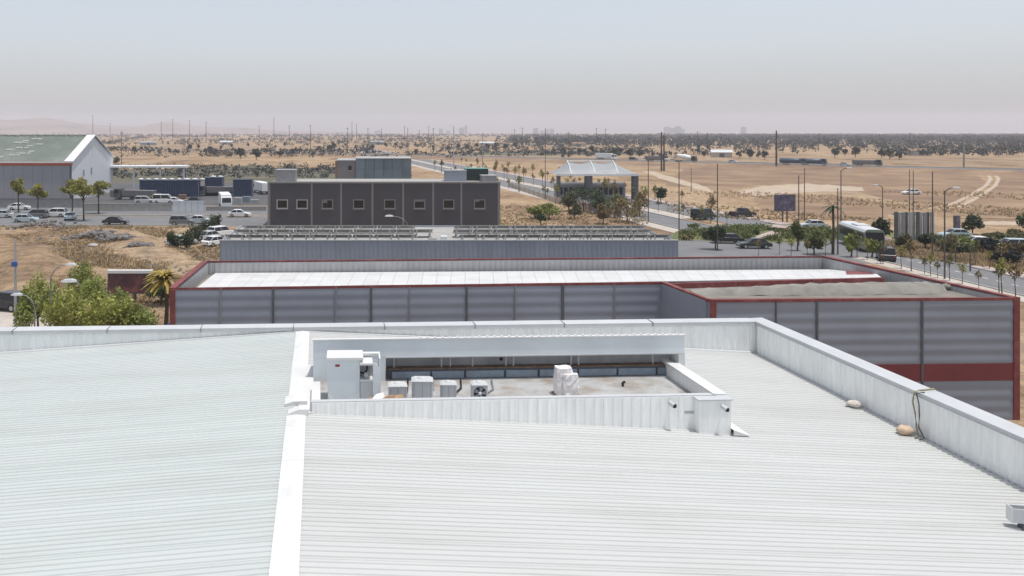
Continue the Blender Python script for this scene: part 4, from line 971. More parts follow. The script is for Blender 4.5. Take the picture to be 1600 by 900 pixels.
# guard rail on the bank
gr = thing('guard_rail', 'pale steel guard rail along the far highway', 'guard rail', tuple(hwA-hn*6)[:2]+(1.38,), math.atan2(hd.y,hd.x))
gl = (hwB-hwA).length
obj('beam', MB().prism([(-.04,.45),(.04,.45),(.02,.6),(.04,.78),(-.04,.78),(-.06,.6)],'x',0,gl), MT['galv'], gr)
pme = MB().box(-.07,.07,.045,.2,-.05,.74).mesh('post'); pme.materials.append(MT['lamp_silver'])
k = 0
while k*5.0 < gl and k < 150: obj('post', pme, None, gr, (k*5.0,0,0)); k += 1

# ------------------------------------------------------------------ tented petrol station, screens, billboards
DT = 205.0; t0x = wx(855,DT); ts = thing('tented_station', 'pavilion with peaked white tent roof on dark pillars', 'pavilion', (t0x,DT,0))
def tx(px): return wx(px,DT)-t0x
def tz(py): return H-(py-CY)/F*DT
ze, zp = tz(272), tz(253)
pk = [tx(893),tx(930),tx(966)]; ends = (tx(868),tx(1000)); dep = 9.0
xs = [ends[0]+(ends[1]-ends[0])*i/36 for i in range(37)]; ny = 10; g = MB()
def tent_z(x, v):                                            # v in 0..1 across the depth
    e = min(1,max(0,(x-ends[0])/(pk[0]-ends[0]))) if x < pk[0] else min(1,max(0,(ends[1]-x)/(ends[1]-pk[2]))) if x > pk[2] else 1
    dpk = min(abs(x-q) for q in pk); base = .80+.20*max(0,1-dpk/2.2)
    r_ = 1-abs(v-.5)*2
    return ze+(zp-ze)*base*e**.9*r_**.75
for x in xs:
    for j in range(ny+1): g.v.append((x, dep*j/ny, tent_z(x,j/ny)))
for i in range(36):
    for j in range(ny): a = i*(ny+1)+j; g.f.append((a,a+ny+1,a+ny+2,a+1))
obj('tent_roof', g, MT['tent'], ts, smooth=True)
for q in pk:
    obj('roof_rib', MB().tube([(q,-.05,ze+.06),(q,dep*.25,tent_z(q,.25)+.08),(q,dep/2,zp+.12)],.13,6), MT['cap_white'], ts)
obj('ridge_beam', MB().tube([(pk[0],dep/2,zp+.03),(pk[2],dep/2,zp+.03)],.14,6), MT['cap_white'], ts)
obj('eaves_beam', MB().box(ends[0]+.2,ends[1]-.2,-.2,.1,ze-.45,ze-.05), MT['lamp_silver'], ts)
for a, b in ((872,876),(916,926),(990,998)): obj('pillar', MB().box(tx(a),tx(b),.12,1.9,0,ze-.06), MT['dark_grey'], ts)
obj('kiosk', MB().box(tx(878),tx(986),4.5,8.6,0,3.6), MT['tent'], ts)
obj('kiosk_roof', MB().box(tx(877),tx(987),4.3,8.8,3.602,3.9), MT['lamp_silver'], ts)
for k in range(13): obj('window', MB().box(tx(880+8*k),tx(885.5+8*k),4.40,4.498,1.1,2.9), MT['glass_dark'], ts)
obj('platform', MB().box(ends[0],ends[1],-.6,dep,0,.18), MT['concrete'], ts)
for px, lb in ((897,'white fuel pump under the tent roof, left one'),(905,'white fuel pump under the tent roof, right one')):
    t_ = thing('fuel_pump', lb, 'pump', (wx(px,DT+2),DT+2,.18), 0, 'fuel pumps under the tent'); obj('body', MB().bbox(-.45,.45,0,.6,0,1.9,.05), MT['white_paint'], t_); obj('screen', MB().box(-.3,.3,-.02,-.002,1.2,1.6), MT['glass_dark'], t_)
def fence(px0, py0, px1, py1, h, n, label, m='white_paint'):
    a, b = G(px0,py0), G(px1,py1); t_ = thing('low_fence', label, 'fence', tuple(a), yaw(a,b)); L = (b-a).length
    for k in range(n): obj('panel', MB().box(k*L/n+.14,(k+1)*L/n-.14,-.05,.05,.1,h), MT[m], t_)
    for k in range(n+1): obj('post', MB().box(k*L/n-.13,k*L/n+.13,-.13,.13,0,h+.2), MT['concrete'], t_)
fence(868,318,970,340,1.5,12,'low pale fence with posts in front of the tented station','pave_pink')
fence(795,291,868,317,1.2,10,'low pale fence running from the charcoal block to the tented station','pave_pale')
for i,(px,lab) in enumerate(((208,'dark tipper truck at the left end of the container yard'),(408,'white box truck at the charcoal block end of the yard'),(338,'dark tipper truck between the blue containers'))):
    q = G(px,(312,302,306)[i]); TK[('tipper','box','tipper')[i]]((q.x,q.y,.016),R((80,20,100)[i]),.9,lab,'trucks in the container yard')
for i,(px,py,wd_) in enumerate(((352,226,16),(470,224,14),(590,226,18),(760,228,16),(905,229,15),(232,227,18),(1128,246,12),(1440,243,14))):
    q = G(px,py); t_ = thing('farm_shed','small pale low shed on the far plain '+('behind the yard','above the left end of the charcoal block','above the teal building','beyond the straight road','left of the twin masts','right of the green roofed shed','beyond the mixer truck on the highway','in the wood beyond the highway')[i],'shed',tuple(q),.3*(i%3-1),'small sheds on the plain')
    obj('wall', MB().box(-wd_/2,wd_/2,0,8,0,3.2), MT[('pave_pale','concrete','tent')[i%3]], t_); obj('roof', MB().prism([(-.5,3.202),(8.5,3.202),(4,4.8)],'x',-wd_/2-.4,wd_/2+.4), MT[('lamp_silver','rust','tent')[i%3]], t_); obj('door', MB().box(-1.5,1.5,-.08,-.002,0,2.6), MT['dark_grey'], t_)
def board(px0, px1, py0, py1, base, label, m, legs=2, capm=None, name='billboard'):
    Y = F*H/(base-CY); x0, x1 = wx(px0,Y), wx(px1,Y); z0, z1 = H-(py1-CY)/F*Y, H-(py0-CY)/F*Y
    t_ = thing(name, label, 'billboard', ((x0+x1)/2,Y,0)); hw = (x1-x0)/2
    obj('board', MB().box(-hw,hw,0,.35,z0,z1), MT['dark_grey'], t_)
    obj('poster', MB().box(-hw+.12,hw-.12,-.03,-.002,z0+.1,z1-.1), MT[m], t_)
    if capm: obj('top_cap', MB().box(-hw-.05,hw+.05,-.12,.5,z1+.002,z1+.28), MT[capm], t_)
    for q in ((-.3,.3) if legs == 2 else (0,)): obj('leg', MB().tube([(q*hw*.7,.18,0),(q*hw*.7,.18,z0)],.14,8), MT['pole_dark'], t_)
board(1211,1243,304,330,347,'dark purple billboard on two legs in the brown field','sign_purple')
board(168,237,427,459,477,'dark wine coloured billboard with white top behind the green trees','sign_wine',2,'cap_white')
Ys = F*H/(378-CY); x0 = wx(1398,Ys); x1 = wx(1460,Ys); zs = H-(331-CY)/F*Ys
ss = thing('slatted_screen', 'tall dark grey screen of upright slats by the junction', 'screen', (x0,Ys,0), .0)
for k in range(11):
    d = (x1-x0)/11; obj('slat', MB().box(k*d+.02,(k+1)*d-.03,(k%2)*.25,(k%2)*.25+.2,.1,zs-random.uniform(0,.12)), MT[('dark_grey','parapet_grey','mid_grey')[k%3]], ss)
obj('frame', MB().box(0,x1-x0,.6,.75,zs-.5,zs-.3), MT['galv'], ss); obj('frame', MB().box(0,x1-x0,.6,.75,.4,.6), MT['galv'], ss)
Y6 = F*H/(366-CY); kb = thing('advert_column', 'slim dark advertising column right of the slatted screen', 'column', (wx(1497,Y6),Y6,0)); zz = H-(337-CY)/F*Y6
obj('shaft', MB().bbox(-.42,.42,0,.6,.2,zz,.06), MT['dark_grey'], kb); obj('base', MB().box(-.55,.55,-.1,.7,0,.198), MT['concrete'], kb); obj('panel_face', MB().box(-.32,.32,-.02,-.002,1.0,zz-.3), MT['sign_purple'], kb)
q = G(245,530); o = obj('blue_tarpaulin', MB().loft([[(-1.2,-.6,0),(1.4,-.6,0),(1.4,.8,0),(-1.2,.8,0)],[(-1.0,-.5,1.5),(1.2,-.5,2.1),(1.2,.6,2.5),(-1.0,.6,1.8)],[(-.3,-.1,2.0),(1.0,-.1,2.9),(1.1,.3,2.9),(-.2,.3,2.1)]]), MT['blue_tarp'], loc=(wx(247,62),62,0)); tag(o,'bright blue tarpaulin heap at the left corner of the red trimmed warehouse','tarpaulin')

# ------------------------------------------------------------------ poles and lamps
def pole(px, ptop, base, r=.12, label='', arm=0, kind='pole', group=None, m='pole_dark', cat='pole', name='utility_pole'):
    Y = F*H/(base-CY); h = H-(ptop-CY)/F*Y; t_ = thing(name, label, cat, (wx(px,Y),Y,0), 0, group)
    obj('mast', MB().tube([(0,0,0),(0,0,h*.5),(0,0,h)],[r*1.3,r*1.1,r*.8],7), MT[m], t_)
    if kind == 'lamp':
        obj('arm', MB().tube([(0,0,h-.15),(arm*.5,0,h+.25),(arm,0,h+.32)],.06,6), MT[m], t_)
        obj('lamp_head', MB().bbox(arm-.15 if arm>0 else arm-.65,arm+.65 if arm>0 else arm+.15,-.16,.16,h+.25,h+.42,.04), MT['lamp_silver'], t_)
    elif kind == 'power':
        obj('crossarm', MB().box(-arm,arm,-.08,.08,h-.9,h-.7), MT[m], t_)
        for q in (-.9,0,.9): obj('insulator', MB().tube([(q*arm,0,h-.7),(q*arm,0,h-.35)],.06,6), MT['concrete'], t_)
    return t_
# near left
pole(24,373,530,.10,'tall slim lamp post at far left with a blue box',0,'pole',None,'galv','lamp post','lamp_post')
Yp = F*H/(530-CY); q = W(24,412,Yp); o = obj('blue_box', MB().bbox(-.22,.22,-.3,-.11,-.2,.2,.02), MT['blue_tarp'], loc=q); tag(o,'small blue box fixed on the tall left lamp post','box')
def curved_lamp(px, py, Y, dx, label, head=1.0):
    q = W(px,py,Y); b = thing('street_lamp', label, 'street lamp', (q.x+dx,Y,0)); h = q.z
    obj('mast', MB().tube([(0,0,0),(0,0,h*.6),(0,0,h-.9),(-dx*.25,0,h-.35),(-dx*.6,0,h-.06),(-dx,0,h)],[.075,.06,.05,.045,.04,.04],8), MT['mid_grey'], b, smooth=True)
    s_ = -1 if dx > 0 else 1
    obj('lamp_head', MB().loft([[(-dx+s_*t_*head,yy*head,h+zz*head) for yy,zz in ((-w2,-.02),(w2,-.02),(w2*.7,hh),(-w2*.7,hh))] for t_,w2,hh in ((-.1,.08,.08),(.15,.17,.15),(.55,.17,.13),(.75,.07,.05))]), MT['lamp_silver'], b)
curved_lamp(33,461,64,1.0,'street lamp with curved arm left of the green trees')
curved_lamp(104,414,66,-1.2,'street lamp whose head shows above the green trees, upper left one')
curved_lamp(117,440,61,.5,'close silver street lamp head standing among the green trees',1.3)
curved_lamp(613,338,112,1.9,'street lamp with curved arm before the charcoal block',1.3)
curved_lamp(140,383,96,-.9,'street lamp head over the dry field behind the green trees',1.2)
RP = 'slim poles around the junction and road'
for px, tp, bs_, kind, arm, lab in ((1013,250,347,'lamp',-1.2,'tall pole at the right pillar of the tented station'),(1061,252,376,'lamp',-1.5,'tall pole at the right corner of the solar hall'),(1121,256,392,'pole',0,'tall pole standing by the dense tree at the junction'),(1248,274,384,'pole',0,'left pole of the pair right of the purple billboard'),(1257,262,345,'pole',0,'right pole of the pair right of the purple billboard'),(1309,294,398,'pole',0,'thick pole beside the bus, with dark bundle'),(1314,266,372,'lamp',1.0,'taller thin pole beside the thick one at the bus'),(1379,292,352,'lamp',-1.0,'thin pole behind the bus roof'),(1421,265,336,'pole',0,'left twin pole behind the slatted screen'),(1427,266,338,'pole',0,'right twin pole behind the slatted screen'),(1457,268,400,'pole',0,'tall pole at the right end of the slatted screen'),(1476,298,436,'lamp',1.0,'tall pole in front of the road at the right'),(1493,380,412,'pole',0,'short pole on the dry verge at the right'),(1516,390,424,'pole',0,'short dark pole near the young trees at the right'),(1080,262,300,'pole',0,'pole on the dirt track left of the brown field'),(852,200,312,'pole',0,'tall pole at the left pillar of the tented station')):
    pole(px,tp,bs_,.075,lab,arm,kind,RP,'pole_dark','pole','road_pole')
pole(1213,204,263,.36,'thick dark mast at the foot of the highway bank',0,'pole',None,'pole_wood','mast','steel_mast')
for px, lab in ((1033.5,'left of the twin dark masts before the highway'),(1037.5,'right of the twin dark masts before the highway')): pole(px,206 if px<1035 else 211,267,.30,lab,1.4,'power','twin masts','pole_wood','mast','steel_mast')
pole(1506,210,265,.30,'thick grey mast at the right of the highway',0,'pole',None,'mid_grey','mast','steel_mast')
pole(709,197,262,.22,'tall lamp mast above the road behind the charcoal block',-1.5,'lamp',None,'galv','lamp mast','lamp_mast')
pole(754,208,264,.16,'thin mast over the black roof box',0,'pole',None,'mid_grey','mast','lamp_mast')
for px, tp, bs_ in ((145,180,216),(172,192,216),(190,205,262),(270,186,220),(322,190,224),(405,196,222),(428,184,218),(452,196,226),(485,195,232),(543,199,240),(550,190,219),(557,193,219),(596,201,219),(632,197,222),(637,200,226),(670,197,219),(677,200,240),(252,190,218),(804,202,226),(816,199,236),(932,200,228),(946,201,228),(296,188,219),(575,200,236),(888,206,246),(1090,205,240),(1105,207,240),(1422,207,236),(1279,208,236),(655,203,223)):
    Y = F*H/(bs_-CY); pole(px,tp,bs_,max(.12,Y*.00028),'thin distant power pole on the dry plain '+('behind the shed and yard' if px < 330 else 'behind the charcoal block' if px < 680 else 'beyond the straight road and highway'),max(.6,Y*.0016),'power','distant power poles','pole_wood','power pole','power_pole')

# ------------------------------------------------------------------ far skyline
rg = random.Random(21)
for px0, px1, py in ((686,692,201),(697,703,204),(718,725,199),(726,730,196),(834,841,200),(845,852,204),(853,858,202),(860,866,201),(1039,1047,198),(1048,1056,200),(1057,1064,197),(1064,1070,201),(1158,1161,203),(1160,1166,198),(585,595,204)):
    Y = rg.uniform(4300,5000); x0, x1 = wx(px0,Y), wx(px1,Y); h = H-(py-CY)/F*Y; dp = (x1-x0)*.8
    t_ = thing('tower_block', 'pale bluish tower block on the far hazy skyline', 'tower block', (x0,Y,0), 0, 'tower blocks on the skyline')
    obj('wall', MB().box(0,x1-x0,0,dp,0,h*.94), MT['far_tower'], t_); obj('roof_storey', MB().box((x1-x0)*.2,(x1-x0)*.8,dp*.2,dp*.8,h*.94+.01,h), MT['far_tower'], t_)

# ------------------------------------------------------------------ trees and plants
def leaf(g, c, s, rg):
    n = Vector((rg.gauss(0,1),rg.gauss(0,1),rg.gauss(0,1)+.7)).normalized(); u = n.orthogonal().normalized(); u = Matrix.Rotation(rg.uniform(0,6.28),3,n) @ u; v = n.cross(u)
    a, b = s*rg.uniform(.7,1.3), s*rg.uniform(.45,.8)
    g.add([c-u*a, c-v*b*.7+u*a*.1, c+u*a, c+v*b*.7-u*a*.1],[(0,1,2,3)])
def crown(rg, lobes, n, s):
    g = MB(); tot = sum(l[3]*l[4] for l in lobes)
    for x,y,z,rx,rz_ in lobes:
        for _ in range(int(n*rx*rz_/tot)):
            d = Vector((rg.gauss(0,1),rg.gauss(0,1),rg.gauss(0,1))).normalized()*(rg.random()**.38)
            leaf(g, Vector((x+d.x*rx,y+d.y*rx,z+d.z*rz_)), s, rg)
    return g
def tree(name, label, cat, h, r, n, s, leafm, seed, trunk=.35, tr=.10, nl=6, flat=1.0):
    rg = random.Random(seed); t_ = thing(name, label, cat)
    lobes = []
    z0 = h*trunk; cz = (h+z0)/2
    for k in range(nl):
        a = 6.283*k/nl+rg.uniform(-.4,.4); q = rg.uniform(.30,.62)*r
        lobes.append((q*math.cos(a),q*math.sin(a),cz+rg.uniform(-.28,.22)*(h-z0),r*rg.uniform(.34,.56),(h-z0)*rg.uniform(.2,.32)*flat))
    lobes.append((rg.uniform(-.2,.2)*r,rg.uniform(-.2,.2)*r,h-(h-z0)*.24,r*.42,(h-z0)*.25))
    obj('crown', crown(rg,lobes,n,s), MT[leafm], t_)
    bend = rg.uniform(-.12,.12)*h
    tk = obj('trunk', MB().tube([(0,0,-.1),(bend*.3,0,z0*.6),(bend*.5,0,z0),(bend*.4,0,cz+.1*h)],[tr*1.4,tr,tr*.8,tr*.4],7), MT['bark'], t_)
    for l in lobes[:5]: obj('limb', MB().tube([(bend*.45,0,z0*.9),((l[0]+bend*.4)*.5,l[1]*.5,(z0+l[2])*.5),(l[0]*.85,l[1]*.85,l[2])],[tr*.6,tr*.4,tr*.2],5), MT['bark'], tk)
    return t_
# leafy trees behind the left parapet
LT_ = ((40,446,66,1.0,'small thin green tree beside the curved lamp at the left'),(60,424,70,1.35,'slender green tree with visible trunk at the left of the tree clump'),(84,436,68,1.3,'upright green tree between slender tree and silver lamp'),(100,444,60,1.5,'low broad green tree in the left half of the clump behind the parapet'),(128,406,73,1.5,'tallest green tree in the clump behind the left parapet'),(122,446,60,1.5,'green tree in front of the tallest one behind the parapet'),(150,428,70,1.4,'upright green tree just left of the dark wine billboard'),(155,450,61,1.6,'low green tree below the left end of the billboard'),(182,446,68,1.4,'upright green tree covering the left of the billboard'),(188,464,62,1.6,'low green tree in front of the dark wine billboard'),(218,472,62,1.4,'lowest green tree between billboard and red trimmed warehouse'),(252,440,82,1.6,'dark leafy tree behind the red trimmed warehouse corner'))
for i,(px,pt,Y,r_,lab) in enumerate(LT_):
    h = H-(pt-CY)/F*Y; t_ = tree('leafy_tree',lab,'tree',h,r_,1500,.15,'leaf_dark' if i==11 else ('leaf_green','leaf_lime')[i%2],40+i,.28,.09,9)
    place(t_,(wx(px,Y),Y,0),random.uniform(0,6)); t_['group'] = 'green trees behind the left parapet'
# trees in the left street
for i,(px,pt,base,wpx,lab) in enumerate(((29,278,332,22,'left one of two small yellow green street trees by the shed'),(59,287,333,30,'right one of two small yellow green street trees by the shed'),(113,280,338,34,'left part of the wide yellow green tree row before the shed gable'),(131,277,345,40,'tallest yellow green street tree before the shed gable'),(154,282,334,34,'right yellow green street tree beside the yard wall'))):
    Y = F*H/(base-CY); h = H-(pt-CY)/F*Y; t_ = tree('street_tree',lab,'tree',h,wpx/2/F*Y*1.15,700,.34,'leaf_yellow',70+i,.50,.13,6,.8)
    place(t_,(wx(px,Y),Y,0),random.uniform(0,6)); t_['group'] = 'yellow green trees in the left street'
def palm(label, h, m='leaf_palm', seed=1, n=64):
    rg = random.Random(seed); t_ = thing('palm_tree', label, 'palm'); g = MB()
    for k in range(n):
        a = rg.uniform(0,6.28); up = rg.uniform(-.25,1.35); L_ = rg.uniform(1.5,2.1); prev = None
        for i in range(6):
            q = i/5; r_ = L_*q*math.cos(up*(1-q*.3)); z = h+L_*q*math.sin(up)-1.0*q*q*L_*.55; c = Vector((r_*math.cos(a),r_*math.sin(a),z)); sd_ = Vector((-math.sin(a),math.cos(a),-.25))*(.15*(1-abs(q-.45)*1.5)+.02)
            cur = (c-sd_, c, c+sd_)
            if prev: g.add([prev[0],cur[0],cur[1],prev[1]],[(0,1,2,3)]); g.add([prev[1],cur[1],cur[2],prev[2]],[(0,1,2,3)])
            prev = cur
    obj('crown', g, MT[m], t_); obj('trunk', MB().tube([(0,0,0),(.1,0,h*.5),(0,0,h)],[.22,.16,.18],8), MT['bark'], t_); return t_
for px, pt, Y, lab in ((259,436,70,'yellow palm at the left end of the red trimmed warehouse'),):
    h = H-(pt-CY)/F*Y; t_ = palm(lab,h,seed=px); place(t_,(wx(px,Y),Y,0)); t_['group']='yellow palms'
for px, pt, base in ((1308,315,398),):
    Y = F*H/(base-CY); h = H-(pt-CY)/F*Y; t_ = palm('dark palm with drooping fronds beside the bus',h,'leaf_dark',9,20); place(t_,(wx(px,Y)-.3,Y+.5,0),0,.9)
# hedge and bushes by the solar hall
def bush(label, px, py, rx, h, m='leaf_dark', n=420, s=.22, seed=1, name='bush', group=None, cat='bush'):
    q = G(px,py); rg = random.Random(seed); t_ = thing(name,label,cat,tuple(q),0,group)
    lobes = [(rg.uniform(-.6,.6)*rx,rg.uniform(-.3,.3)*rx,h*rg.uniform(.35,.62),rx*rg.uniform(.4,.65),h*rg.uniform(.3,.42)) for _ in range(5)]
    obj('foliage', crown(rg,lobes,n,s), MT[m], t_); obj('stem', MB().tube([(0,0,0),(0,0,h*.6)],[.08,.04],5), MT['bark'], t_); return t_
for i,(px,py,rx,h,lab) in enumerate(((272,388,1.1,2.6,'dark cypress like bush at the left end of the hedge'),(291,389,1.6,2.8,'broad dark bush in the middle of the hedge by parked cars'),(309,380,1.7,3.0,'dark bush right in the hedge by the parked white cars'),(325,368,1.5,3.2,'tallest hedge bush running up towards the yard wall'),(336,358,1.2,3.0,'furthest hedge bush beside the yard wall'))):
    bush(lab,px,py,rx,h,'leaf_dark',600,.2,100+i,'hedge_bush','hedge bushes beside the solar hall')
for i in range(22):
    rg = random.Random(700+i); px = 1462+i*7.2+rg.uniform(-3,3); py = rg.uniform(378,398)+.03*(px-1462)
    bush('bushy grey green shrub before the parked cars at the right',px,py,rg.uniform(.9,1.8),rg.uniform(1.1,2.0),('leaf_dark','leaf_dry','hedge')[i%3],320,.2,700+i,'verge_shrub','shrubs before the parked cars at right','shrub')
# junction planting, trees and young street trees
for i in range(14):
    rg = random.Random(300+i); px = rg.uniform(1068,1318); py = rg.uniform(356,376)
    bush('low green shrub in the planted traffic island',px,py,rg.uniform(.9,2.0),rg.uniform(.4,.9),('hedge','hedge','leaf_dark','leaf_dry')[i%4],220,.2,300+i,'island_shrub','shrubs on the traffic island','shrub')
def dtree(px, pt, base, wpx, label, m='leaf_dark', n=700, s=.26, seed=1, trunk=.35, group=None, tr=.1, name='round_tree'):
    Y = F*H/(base-CY); h = H-(pt-CY)/F*Y; t_ = tree(name,label,'tree',h,wpx/2/F*Y*1.2,n,s,m,seed,trunk,tr); place(t_,(wx(px,Y),Y,0),seed); 
    if group: t_['group'] = group
for i,(px,pt,base,wpx,m,lab) in enumerate(((1118,352,390,30,'leaf_dark','dense dark tree in front of the junction beside the solar hall'),(1519,334,366,26,'leaf_dark','round dark tree alone beside the pale field at the right'),(1604,332,366,24,'leaf_dark','round dark tree cut by the right picture edge'),(912,290,331,44,'leaf_dark','dark broad tree before the tented station, left of two'),(936,296,334,34,'leaf_dark','dark tree before the tented station, right of two'),(858,316,343,34,'leaf_green','green tree at the left of the dry plot before the station'),(836,322,342,22,'leaf_green','small round green tree left of the dry plot'),(845,334,353,16,'leaf_dark','tiny round bush tree at the charcoal block end'),(980,308,347,52,'leaf_dry','wide brownish tree before the right pillar of the station'),(942,318,350,24,'leaf_dry','narrow brownish tree in the middle of the dry plot'),(888,300,330,30,'leaf_scrub','dusty tree at the left pillar of the tented station'),(960,302,340,34,'leaf_scrub','dusty tree before the fuel station kiosk'),(1000,300,338,26,'leaf_dry','dry tree right of the right station pillar'),(898,318,342,22,'leaf_scrub','low dusty tree in front of the pale station fence'),(1033,292,318,18,'leaf_dark','dark small tree right of the station pillar'),(1272,362,398,26,'hedge','green tree behind the right part of the traffic island'),(1246,345,392,18,'hedge','slim green tree at the pole by the traffic island'),(1330,366,402,18,'leaf_green','green tree overlapping the back of the bus'),(1362,374,403,16,'leaf_green','small green tree before the bus side'),(1378,340,376,26,'leaf_dark','dark tree mass behind the bus front'),(1335,349,364,44,'leaf_dark','long low dark tree behind the bus roof'),(1412,365,390,22,'leaf_scrub','dark tree at the foot of the slatted screen'),(1446,366,390,20,'leaf_dark','second dark tree at the foot of the slatted screen'),(1484,372,396,34,'leaf_scrub','dark bushy tree right of the slatted screen'),(1508,370,392,30,'leaf_green','green bushy tree right of the advertising column'),(1556,362,382,36,'leaf_scrub','dark bushy tree near the right edge before pale field'),(1590,358,378,40,'leaf_scrub','wide dark bushy tree at the right edge'),(1546,372,396,24,'leaf_olive','olive bushy tree among the parked cars at the right'),(1575,390,412,40,'leaf_olive','olive bushy tree low at the right edge'))):
    dtree(px,pt,base,wpx,lab,m,800,.26,400+i,.22 if wpx>20 else .3)
yg = [Stamp(tree('young_tree','young thin street tree with sparse crown along the road','tree',3.0,.62,120,.15,m,500+i,.5,.035,4)) for i,m in enumerate(('leaf_dry','leaf_scrub','leaf_yellow'))]
def along(path, n, off, lab, grp, sc0=.8, sc1=1.2, t0=0.0, t1=1.0, seed=0):
    rg = random.Random(seed); seg = [(path[i+1]-path[i]).length for i in range(len(path)-1)]; tot = sum(seg)
    for k in range(n):
        d = tot*(t0+(t1-t0)*(k+rg.uniform(-.1,1.1))/n); i = 0
        while i < len(seg)-1 and d > seg[i]: d -= seg[i]; i += 1
        dr = (path[i+1]-path[i]).normalized(); q = path[i]+dr*d+Vector((-dr.y,dr.x,0))*off
        yg[(k*7+seed)%3]((q.x,q.y,0),rg.uniform(0,6),rg.uniform(sc0*.8,sc1*1.2),lab,grp)
along(roadC[1:],16,-5.2,'young thin street tree on the near side of the right road','young trees near side of right road',.8,1.15,0,1,1)
along(roadC[1:],12,5.4,'young thin street tree on the far side of the right road','young trees far side of right road',.8,1.2,0,1,2)
along([roadA[1],roadA[5]],26,6.3,'small street tree in the median of the long straight road','median trees of the straight road',1.0,1.6,.45,1,3)
along([roadB[1],roadB[4]],22,6.6,'small street tree on the far side of the long straight road','far side trees of the straight road',1.0,1.5,.3,.93,4)
along([roadA[1],roadA[5]],20,-6.0,'small street tree on the near side of the long straight road','near side trees of the straight road',1.0,1.5,.4,.98,5)
for i,(px,py) in enumerate(((1185,401),(1218,398),(1236,400),(1262,401),(1290,400),(1300,396))):
    q = G(px,py); yg[i%3]((q.x,q.y,0),i,.8,'young tree at the pavement just beyond the red coping','young trees beyond the red coping')
# cars' neighbour poles for the hedge end, scattered trees on the plain
fs = [Stamp(tree('plain_tree','dark tree','tree',5.0,2.4,260,.62,m,600+i,.2,.16,5)) for i,m in enumerate(('leaf_olive','leaf_dark','leaf_olive'))]
ft = ((296,236,1.0),(210,239,.9),(221,236,.7),(264,237,.7),(279,240,.5),(328,240,1.2),(376,248,1.15),(401,250,1.2),(437,246,.8),(456,244,1.0),(470,240,.8),(498,236,.75),(515,237,1.1),(521,235,1.2),(556,232,.8),(582,235,1.1),(567,231,.7),(603,231,.9),(618,230,.9),(626,234,.7),(636,232,.6),(651,241,.8),(653,231,.8),(700,236,1.0),(716,233,1.1),(730,235,1.0),(745,232,1.1),(762,234,1.2),(775,233,1.2),(790,235,1.2),(806,233,1.1),(240,238,.6),(310,233,.7),(345,234,.8),(362,231,.7),(388,230,.8),(418,232,.8),(182,258,.8),(430,232,.7),(445,229,.9),(480,229,.8),(540,229,.8),(677,233,.6),(960,246,1.1),(970,242,.9),(985,247,1.2),(1000,246,1.0),(905,243,.9),(880,240,1.0),(925,240,1.1),(1155,247,.9),(1172,248,1.0),(1185,247,.8),(1195,249,.9),(1100,246,.8),(1305,246,1.3),(1320,244,1.1),(1336,246,1.2),(1390,249,1.2),(1405,250,1.1),(1378,247,1.1))
ftl = {376:'dark tree left of the pair above the yard containers',401:'dark tree right of the pair above the yard containers',296:'dark tree alone in the pale field above the canopy'}
for i,(px,py,s_) in enumerate(ft):
    q = G(px,py); fs[i%3]((q.x,q.y,0),i*1.3,s_*random.uniform(.9,1.15),ftl.get(px,'dark scattered tree on the far plain '+('above the shed and yard' if px < 420 else 'above the charcoal block' if px < 660 else 'beyond the straight road' if px < 850 else 'beyond the highway')),'scattered trees on the plain')

# woodland, scrub, stones: uncountable
def woodland():
    rg = random.Random(77); g = MB()
    def clump(x, y, h, r_, n, s):
        for _ in range(n):
            d = Vector((rg.gauss(0,1),rg.gauss(0,1),rg.gauss(0,1))).normalized()*(rg.random()**.4)
            leaf(g, Vector((x+d.x*r_,y+d.y*r_,h*.55+d.z*h*.45)), s, rg)
    for _ in range(2600):                                   # belt on the right
        Y = 560+1700*rg.random()**1.4; px = rg.uniform(880,1680); X = wx(px,Y)
        if Y < 760 and px < 1380 and rg.random() < .8: continue
        if px < 1000 and rg.random() < .45: continue
        if math.sin(X*.011+Y*.004)+math.sin(Y*.013+X*.003) < -.95: continue
        clump(X,Y,rg.uniform(4,7.5),rg.uniform(2.2,4.0),16,1.15)
    for _ in range(5200):                                   # dense belt behind
        Y = 1000+2100*rg.random(); px = rg.uniform(800,1680)+rg.gauss(0,20); X = wx(px,Y)
        if px < 1060 and rg.random() < .55: continue
        if math.sin(X*.006+1)+math.sin(Y*.008+X*.002) < -1.25: continue
        clump(X,Y,rg.uniform(6,10.5),rg.uniform(4,7.5),11,2.3)
    for _ in range(150):                                    # rows and groves over the left and middle plain
        Y = 560+2900*rg.random()**1.5; px = rg.uniform(-60,1020); X = wx(px,Y); L_ = rg.uniform(15,150)*(.6+Y/1500); n_ = int(rg.uniform(4,36)); big = rg.uniform(.6,1.5)
        for _ in range(n_):
            clump(X+rg.uniform(-.5,.5)*L_, Y+rg.gauss(0,12+Y*.012), rg.uniform(2.0,5.5)*big, rg.uniform(1.5,3.8)*big, 13, 1.0*max(1,Y/1400))
    for _ in range(420):                                    # low bushes of the olive field
        px = rg.uniform(165,640); Y = rg.uniform(300,400); clump(wx(px,Y),Y,rg.uniform(.8,2.4),rg.uniform(.8,2.2),14,.5)
    for _ in range(240):
        px = rg.uniform(690,1010); Y = rg.uniform(560,800); clump(wx(px,Y),Y,rg.uniform(1.5,4),rg.uniform(1.5,3.5),14,.9)
    for _ in range(900):                                    # last line under the horizon
        Y = rg.uniform(2300,4300); px = rg.uniform(-40,1680); X = wx(px,Y)
        clump(X,Y,rg.uniform(4,9),rg.uniform(4,9),12,2.4)
    o = obj('woodland', g, MT['leaf_olive']); struct(o,'stuff'); tag(o,'scattered dark woodland and bushes spread over the far plain','woodland')
woodland()
